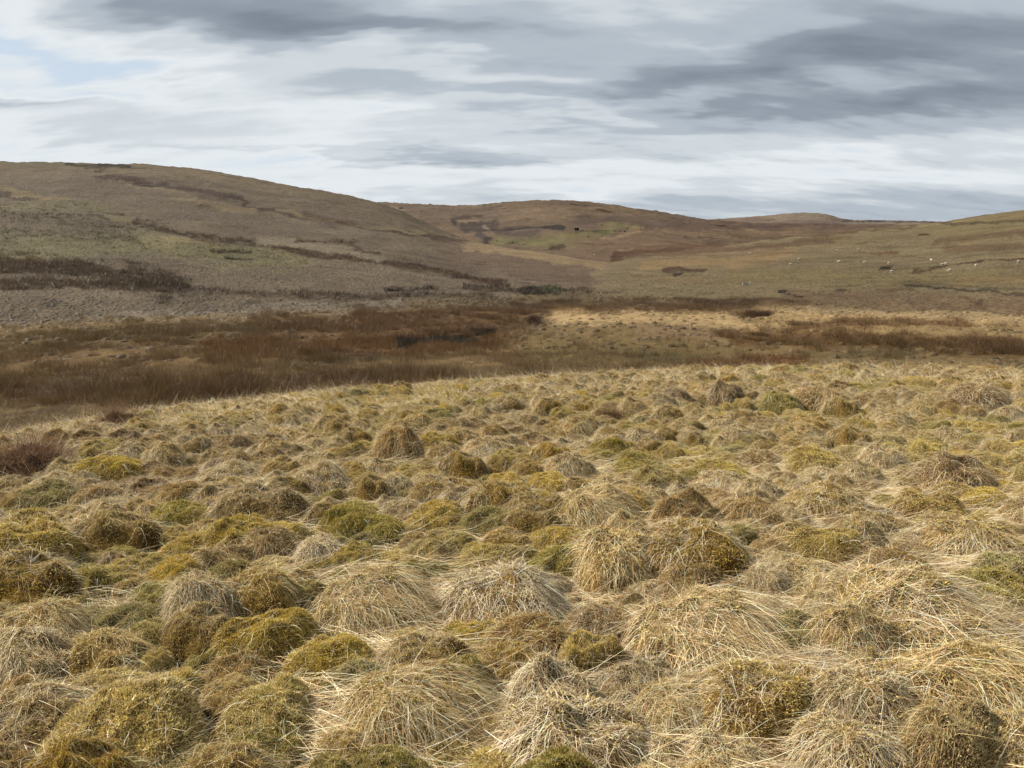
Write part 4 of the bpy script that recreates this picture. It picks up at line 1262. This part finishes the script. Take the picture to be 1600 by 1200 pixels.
protoH = [tiny_tuft('hill_tuft', 1500 + q) for q in range(6)] + [small_tussock('hill_tussock', 1520 + q, 60, .026) for q in range(4)]
protoR = [rush_clump('hill_rush', 1600 + q, 16, .03, (.35, .7)) for q in range(4)]
for nm, lb, h, n in (('hillside_tussocks', 'grass tussocks dotting the lower left hillside', h_left, 80000), ('pasture_tussocks', 'grass tussocks dotting the right hillside', h_right, 34000)):
    x, y, z, c, ru = surface_points(h, n, g, 480, 200)
    s = g.uniform(.35, .85, n) * (1 + np.hypot(x, y) / 900)
    scatter(nm, lb, np.stack([x, y, z - .03], 1), g.uniform(-pi, pi, n), np.stack([s, s, s * g.uniform(.25, .55, n)], 1),
            c * (g.uniform(.90, 1.25, (n, 1))), np.where(np.hypot(x, y) < 210, g.integers(6, 10, n), g.integers(0, 6, n)), protoH)
x, y, z, c, ru = surface_points(h_left, 50000, g, 300, 200)
k = g.uniform(0, 1, len(x)) < ru
x, y, z, c = x[k], y[k], z[k], c[k]; n = len(x)
s = g.uniform(.8, 1.5, n)
scatter('hillside_rushes', 'dark rushes in bands along the foot of the left hill', np.stack([x, y, z], 1), g.uniform(-pi, pi, n), np.stack([s * 1.6, s * 1.6, s], 1),
        c * g.uniform(1.0, 1.6, (n, 1)), g.integers(0, 4, n), protoR)

# ---------------------------------------------------------------- where a line of sight meets a hillside
from mathutils.bvhtree import BVHTree
_bvh = {}
def on_hill(name, px, py):
    if name not in _bvh:
        me = bpy.data.objects[name].data
        co = np.empty(len(me.vertices) * 3, np.float32); me.vertices.foreach_get('co', co)
        _bvh[name] = BVHTree.FromPolygons([tuple(v) for v in co.reshape(-1, 3)], [tuple(p.vertices) for p in me.polygons])
    x, y, z = ray(px, py)
    loc, nor, i, d = _bvh[name].ray_cast(Vector((0, 0, EYE)), Vector((float(x), float(y), float(z))).normalized())
    return loc, d


def simple_mat(name, rgb, nscale=8, amp=.3, rough=.85):
    m, n, b = base_mat(name, rough, .1)
    tco = n.new('ShaderNodeTexCoord')
    f = noise(n, nscale, 4, .6, tco.outputs['Object'])
    c = mixc(n, tuple(v * (1 - amp) for v in rgb) + (1,), tuple(min(v * (1 + amp), .9) for v in rgb) + (1,), f)
    n.nt.links.new(c, b.inputs['Base Color'])
    return m


M_fleece = simple_mat('fleece', (.46, .41, .34), 14, .18)
M_face = simple_mat('sheep_face', (.50, .46, .40), 20, .1)
M_darkwood = simple_mat('dark_wood', (.018, .014, .012), 6, .4)
M_darkroof = simple_mat('dark_roof', (.022, .020, .022), 3, .3)
M_pale = simple_mat('weathered_wood', (.42, .36, .27), 10, .25)
M_post = simple_mat('old_post', (.10, .075, .05), 10, .3)
M_stone = simple_mat('stone', (.10, .09, .085), 2, .4)


def bm_to(name, bm, mats, parent=None, smooth_shade=False):
    me = bpy.data.meshes.new(name); bm.to_mesh(me); bm.free()
    for m in (mats if isinstance(mats, list) else [mats]): me.materials.append(m)
    if smooth_shade: me.polygons.foreach_set('use_smooth', [True] * len(me.polygons))
    return link(name, me, parent)


import bmesh
def box(bm, cx, cy, cz, sx, sy, sz, taper=1.0):
    r = bmesh.ops.create_cube(bm, size=1)
    for v in r['verts']:
        t = taper if v.co.z > 0 else 1
        v.co = (cx + v.co.x * sx * t, cy + v.co.y * sy * t, cz + v.co.z * sz)


# sheep: one continuous body from lofted rings, legs and head grown from it with a skin modifier
def make_sheep_mesh(grazing):
    hd = (.78, 0, .30) if grazing else (.80, 0, .92)
    pts = [(-.45, 0, .62, .17), (-.2, 0, .66, .27), (.12, 0, .66, .28), (.40, 0, .66, .22),      # rump .. shoulder
           (.60, 0, .60 if grazing else .80, .12), (hd[0], 0, hd[2], .085), (hd[0] + .14, 0, hd[2] - .08, .05)]
    edges = [(0, 1), (1, 2), (2, 3), (3, 4), (4, 5), (5, 6)]
    for sx, hub in ((-.36, 1), (.30, 2)):
        for sy in (-.13, .13):
            i = len(pts)
            pts += [(sx, sy, .45, .085), (sx + .02, sy, .22, .045), (sx, sy, .0, .035)]
            edges += [(hub, i), (i, i + 1), (i + 1, i + 2)]
    i = len(pts); pts += [(hd[0] - .02, .12, hd[2] + .07, .025), (hd[0] - .02, -.12, hd[2] + .07, .025)]
    edges += [(5, i), (5, i + 1)]
    i = len(pts); pts += [(-.60, 0, .50, .05)]; edges += [(0, i)]
    me = bpy.data.meshes.new('tmp'); me.from_pydata([p[:3] for p in pts], edges, [])
    o = bpy.data.objects.new('tmp', me); COL.objects.link(o)
    md = o.modifiers.new('s', 'SKIN')
    for k, p in enumerate(pts): me.skin_vertices[0].data[k].radius = (p[3], p[3]); me.skin_vertices[0].data[k].use_root = (k == 1)
    sb = o.modifiers.new('d', 'SUBSURF'); sb.levels = 1; sb.render_levels = 1
    dg = bpy.context.evaluated_depsgraph_get()
    out = bpy.data.meshes.new_from_object(o.evaluated_get(dg))
    bpy.data.objects.remove(o)
    out.name = 'sheep_body'
    out.materials.clear(); out.materials.append(M_fleece); out.materials.append(M_face)
    for p in out.polygons:
        c = p.center
        p.material_index = 1 if (c.x > .66 or c.z < .30) else 0
        p.use_smooth = True
    return out


SH = [make_sheep_mesh(True), make_sheep_mesh(False)]
SHEEP = [
    (1171, 396, 'white sheep farthest left on the right hillside, on brown ground', 0), (1235, 413, 'white sheep standing below and left of another on the tan slope', 0),
    (1248, 405, 'small white sheep just above and right of another on the tan slope', .3), (1311, 409, 'lone white sheep in the middle of the right hillside', 2.8),
    (1340, 390, 'faint white sheep high on the slope beside a brown strip', .5), (1351, 410, 'white sheep left of the dark peat cut', 0), (1388, 412, 'white sheep standing over the dark peat cut, facing uphill', 1.1),
    (1393, 425, 'white sheep below the dark peat cut at the start of the ditch line', .1), (1455, 407, 'white sheep above the dark ditch line', 1.6), (1472, 414, 'left sheep of the pair touching the dark ditch line', .2),
    (1478, 413, 'right sheep of the pair touching the dark ditch line', 2.9), (1484, 423, 'small white sheep just below the dark ditch line', 3.0), (1524, 416, 'largest looking white sheep near the right edge, below the ditch line', .9),
    (1591, 410, 'white sheep nearest the right edge of the hillside', .4), (823, 372, 'tiny pale sheep on the green pasture of the middle hill', .2),
    (965, 371, 'tiny pale sheep on tan ground right of the green pasture', .3), (928, 397, 'pale sheep at the foot of the middle hill', 1.2), (1308, 391, 'faint pale sheep on the upper right slope', 0),
]
for q, (px, py, lab, rz) in enumerate(SHEEP):
    hn = 'distant_hill' if px < 1000 else 'right_hill'
    loc, d = on_hill(hn, px, py + 1.5)
    if loc is None: continue
    o = link('sheep', SH[0] if q % 4 else SH[1])
    o.location = (loc.x, loc.y, loc.z)
    o.rotation_euler = (0, 0, rz)
    o.scale = (.68,) * 3 if d < 700 else (1.0,) * 3
    o['label'] = lab; o['category'] = 'sheep'; o['group'] = 'sheep grazing on the hillsides'

# dark hut on the pasture
loc, d = on_hill('distant_hill', 901, 360)
if loc:
    hut = bpy.data.objects.new('hut', None); COL.objects.link(hut); hut.location = loc; hut.rotation_euler = (0, 0, .15)
    hut['label'] = 'small black square hut standing at the edge of the green pasture'; hut['category'] = 'hut'
    sc_ = d / 1200.0     # metres covered by one pixel there
    W_, H_ = 6.0 * sc_, 3.4 * sc_
    bm = bmesh.new(); box(bm, 0, 0, H_ / 2 - .4, W_, W_ * .7, H_ + .8); bm_to('wall', bm, M_darkwood, hut)
    bm = bmesh.new()
    vs = [bm.verts.new(p) for p in [(-W_ * .54, -W_ * .4, H_), (W_ * .54, -W_ * .4, H_), (W_ * .54, W_ * .4, H_), (-W_ * .54, W_ * .4, H_),
                                    (-W_ * .54, 0, H_ + .9 * sc_), (W_ * .54, 0, H_ + .9 * sc_)]]
    for f_ in ((0, 1, 5, 4), (2, 3, 4, 5), (0, 4, 3), (1, 2, 5), (0, 3, 2, 1)): bm.faces.new([vs[k] for k in f_])
    bm_to('roof', bm, M_darkroof, hut)
    bm = bmesh.new(); box(bm, -W_ * .15, -W_ * .35 - .04, H_ * .4, W_ * .22, .08, H_ * .75); bm_to('door', bm, M_post, hut)

# dark low bushes in a line beyond the hut, and singles on the pasture
def bush_mesh(seed):
    g = np.random.default_rng(seed)
    n = 260
    u = g.normal(size=(n, 3)); u /= np.linalg.norm(u, axis=1, keepdims=True); u[:, 2] = np.abs(u[:, 2])
    p = u * g.uniform(.55, 1.0, (n, 1)) * np.array([1, .8, .62])
    d = u + g.normal(size=(n, 3)) * .5; d /= np.linalg.norm(d, axis=1, keepdims=True)
    s = np.cross(d, g.normal(size=(n, 3))); s /= np.linalg.norm(s, axis=1, keepdims=True)
    V = np.stack([p - s * .12, p + s * .12, p + d * .35], 1).reshape(-1, 3)
    c = np.repeat(np.array([[.020, .022, .012]]) * g.uniform(.5, 1.8, (n, 1)), 3, 0)
    nr, nc = 5, 10
    P, T = np.meshgrid(np.linspace(0, pi / 2, nr), np.linspace(0, 2 * pi, nc + 1), indexing='ij')
    D_ = np.stack([.75 * np.sin(P) * np.cos(T), .6 * np.sin(P) * np.sin(T), .5 * np.cos(P) - .05], -1).reshape(-1, 3)
    off = len(V)
    V = np.concatenate([V, D_]); c = np.concatenate([c, np.full((len(D_), 3), .012)])
    return mesh_from('bush', V, [grid_faces(nr, nc + 1) + off, np.arange(n * 3).reshape(-1, 3)], M_moss, c, False)


BM_ = [bush_mesh(3), bush_mesh(4), bush_mesh(5)]
BUSH = [(900, 363.5), (904, 362.5), (908, 361.5), (911, 361), (915.5, 362), (918, 360.5), (922, 361.5), (925.5, 361.5), (930, 361.2), (933, 361.5), (936, 360.6), (940, 361), (944, 361.2),
        (947, 361.4), (951, 361), (955, 361.3), (960, 361.2), (965, 361.4), (969, 361.6), (976, 361.8), (919, 370), (940.5, 369), (980, 357.5), (996, 358), (1001, 358.5), (940, 352), (801, 379), (807, 380), (825, 379), (776, 376.5)]
random.seed(4)
for q, (px, py) in enumerate(BUSH):
    loc, d = on_hill('distant_hill', px, py)
    if loc is None: continue
    o = link('bush', BM_[q % 3]); o.location = loc; o.rotation_euler = (0, 0, random.uniform(0, 6))
    k = d / 1200 * random.uniform(.9, 1.7); o.scale = (k * 1.2, k, k * 1.2)
    o['category'] = 'bush'
    if px < 830: lab = 'dark low bush in the left half of the green pasture'; gp = 'dark bushes on the left of the green pasture'
    elif px < 898: lab = 'dark bush near the hut'; gp = 'dark bushes near the hut'
    elif q < 20: lab = 'dark low bush in the row running right from the black hut'; gp = 'row of dark bushes beyond the hut'
    else: lab = 'single dark bush off the row, on the slope around the pasture'; gp = 'single dark bushes around the pasture'
    special = {0: 'leftmost dark bush in the row, just under the black hut', 19: 'last dark bush at the right end of the row running from the hut',
               20: 'dark bush below the left part of the row, nearer the hut', 21: 'dark bush on tan ground below the middle of the row',
               22: 'dark bush right of the row and slightly above it', 23: 'left one of two touching bushes far right of the hut', 24: 'right one of two touching bushes far right of the hut',
               25: 'dark bush higher up the slope above the middle of the row', 26: 'left one of the touching bush pair low on the green pasture', 27: 'right one of the touching bush pair low on the green pasture',
               28: 'bush right of the touching pair low on the green pasture', 29: 'dark bush at the left tip of the green pasture'}
    lab = special.get(q, lab)
    o['label'] = lab; o['group'] = gp

# rocky knob or ruined walls on the far left saddle
loc, d = on_hill('distant_hill', 627, 326)
if loc:
    o = link('rock_outcrop', bush_mesh(9)); o.data.materials.clear(); o.data.materials.append(M_stone)
    o.location = loc; k = d / 1200; o.scale = (k * 4.0, k * 2, k * 2.4)
    o['label'] = 'small dark outcrop on the saddle left of the middle hill'; o['category'] = 'rock'

# pale hurdle beside the burn and two leaning posts
loc, d = on_hill('right_hill', 1165, 446)
if loc:
    e = bpy.data.objects.new('hurdle_gate', None); COL.objects.link(e); e.location = loc; e.rotation_euler = (0, 0, .1)
    e['label'] = 'pale weathered wooden hurdle beside the burn at the end of the left spur'; e['category'] = 'gate'
    k = d / 1200; wd, ht = 8 * k, 4.5 * k
    for i_ in range(6):
        bm = bmesh.new(); box(bm, 0, 0, ht * (.1 + .17 * i_), wd, .05, ht * .15); bm_to('board', bm, M_pale, e)
    for sx in (-1, 1):
        bm = bmesh.new(); box(bm, sx * wd * .52, 0, ht * .45, .14, .14, ht * 1.3, .8); bm_to('post', bm, M_pale, e)
    bm = bmesh.new(); box(bm, wd * .82, 0, ht * .5, .16, .16, ht * 1.5, .8); bm_to('post', bm, M_pale, e)
for q, (px, lab) in enumerate(((1271.5, 'left one of two short dark posts on the valley edge'), (1279, 'right one of two short dark posts on the valley edge'))):
    loc, d = on_hill('right_hill', px, 461)
    if loc:
        k = d / 1200
        bm = bmesh.new(); box(bm, 0, 0, 2.6 * k, .9 * k, .9 * k, 5.6 * k, .7)
        bmesh.ops.subdivide_edges(bm, edges=bm.edges[:], cuts=2)
        for v in bm.verts: v.co.x += .12 * v.co.z * (q - .5) + .02 * math.sin(v.co.z * 7); v.co.y += .02 * math.cos(v.co.z * 5)
        o = bm_to('post', bm, M_post); o.name = 'fence_post'; o.location = loc
        o['label'] = lab; o['category'] = 'fence post'; o['group'] = 'posts on the valley edge'

print('individual tussocks', n_ind + len(HEROES), 'rest', len(rest))
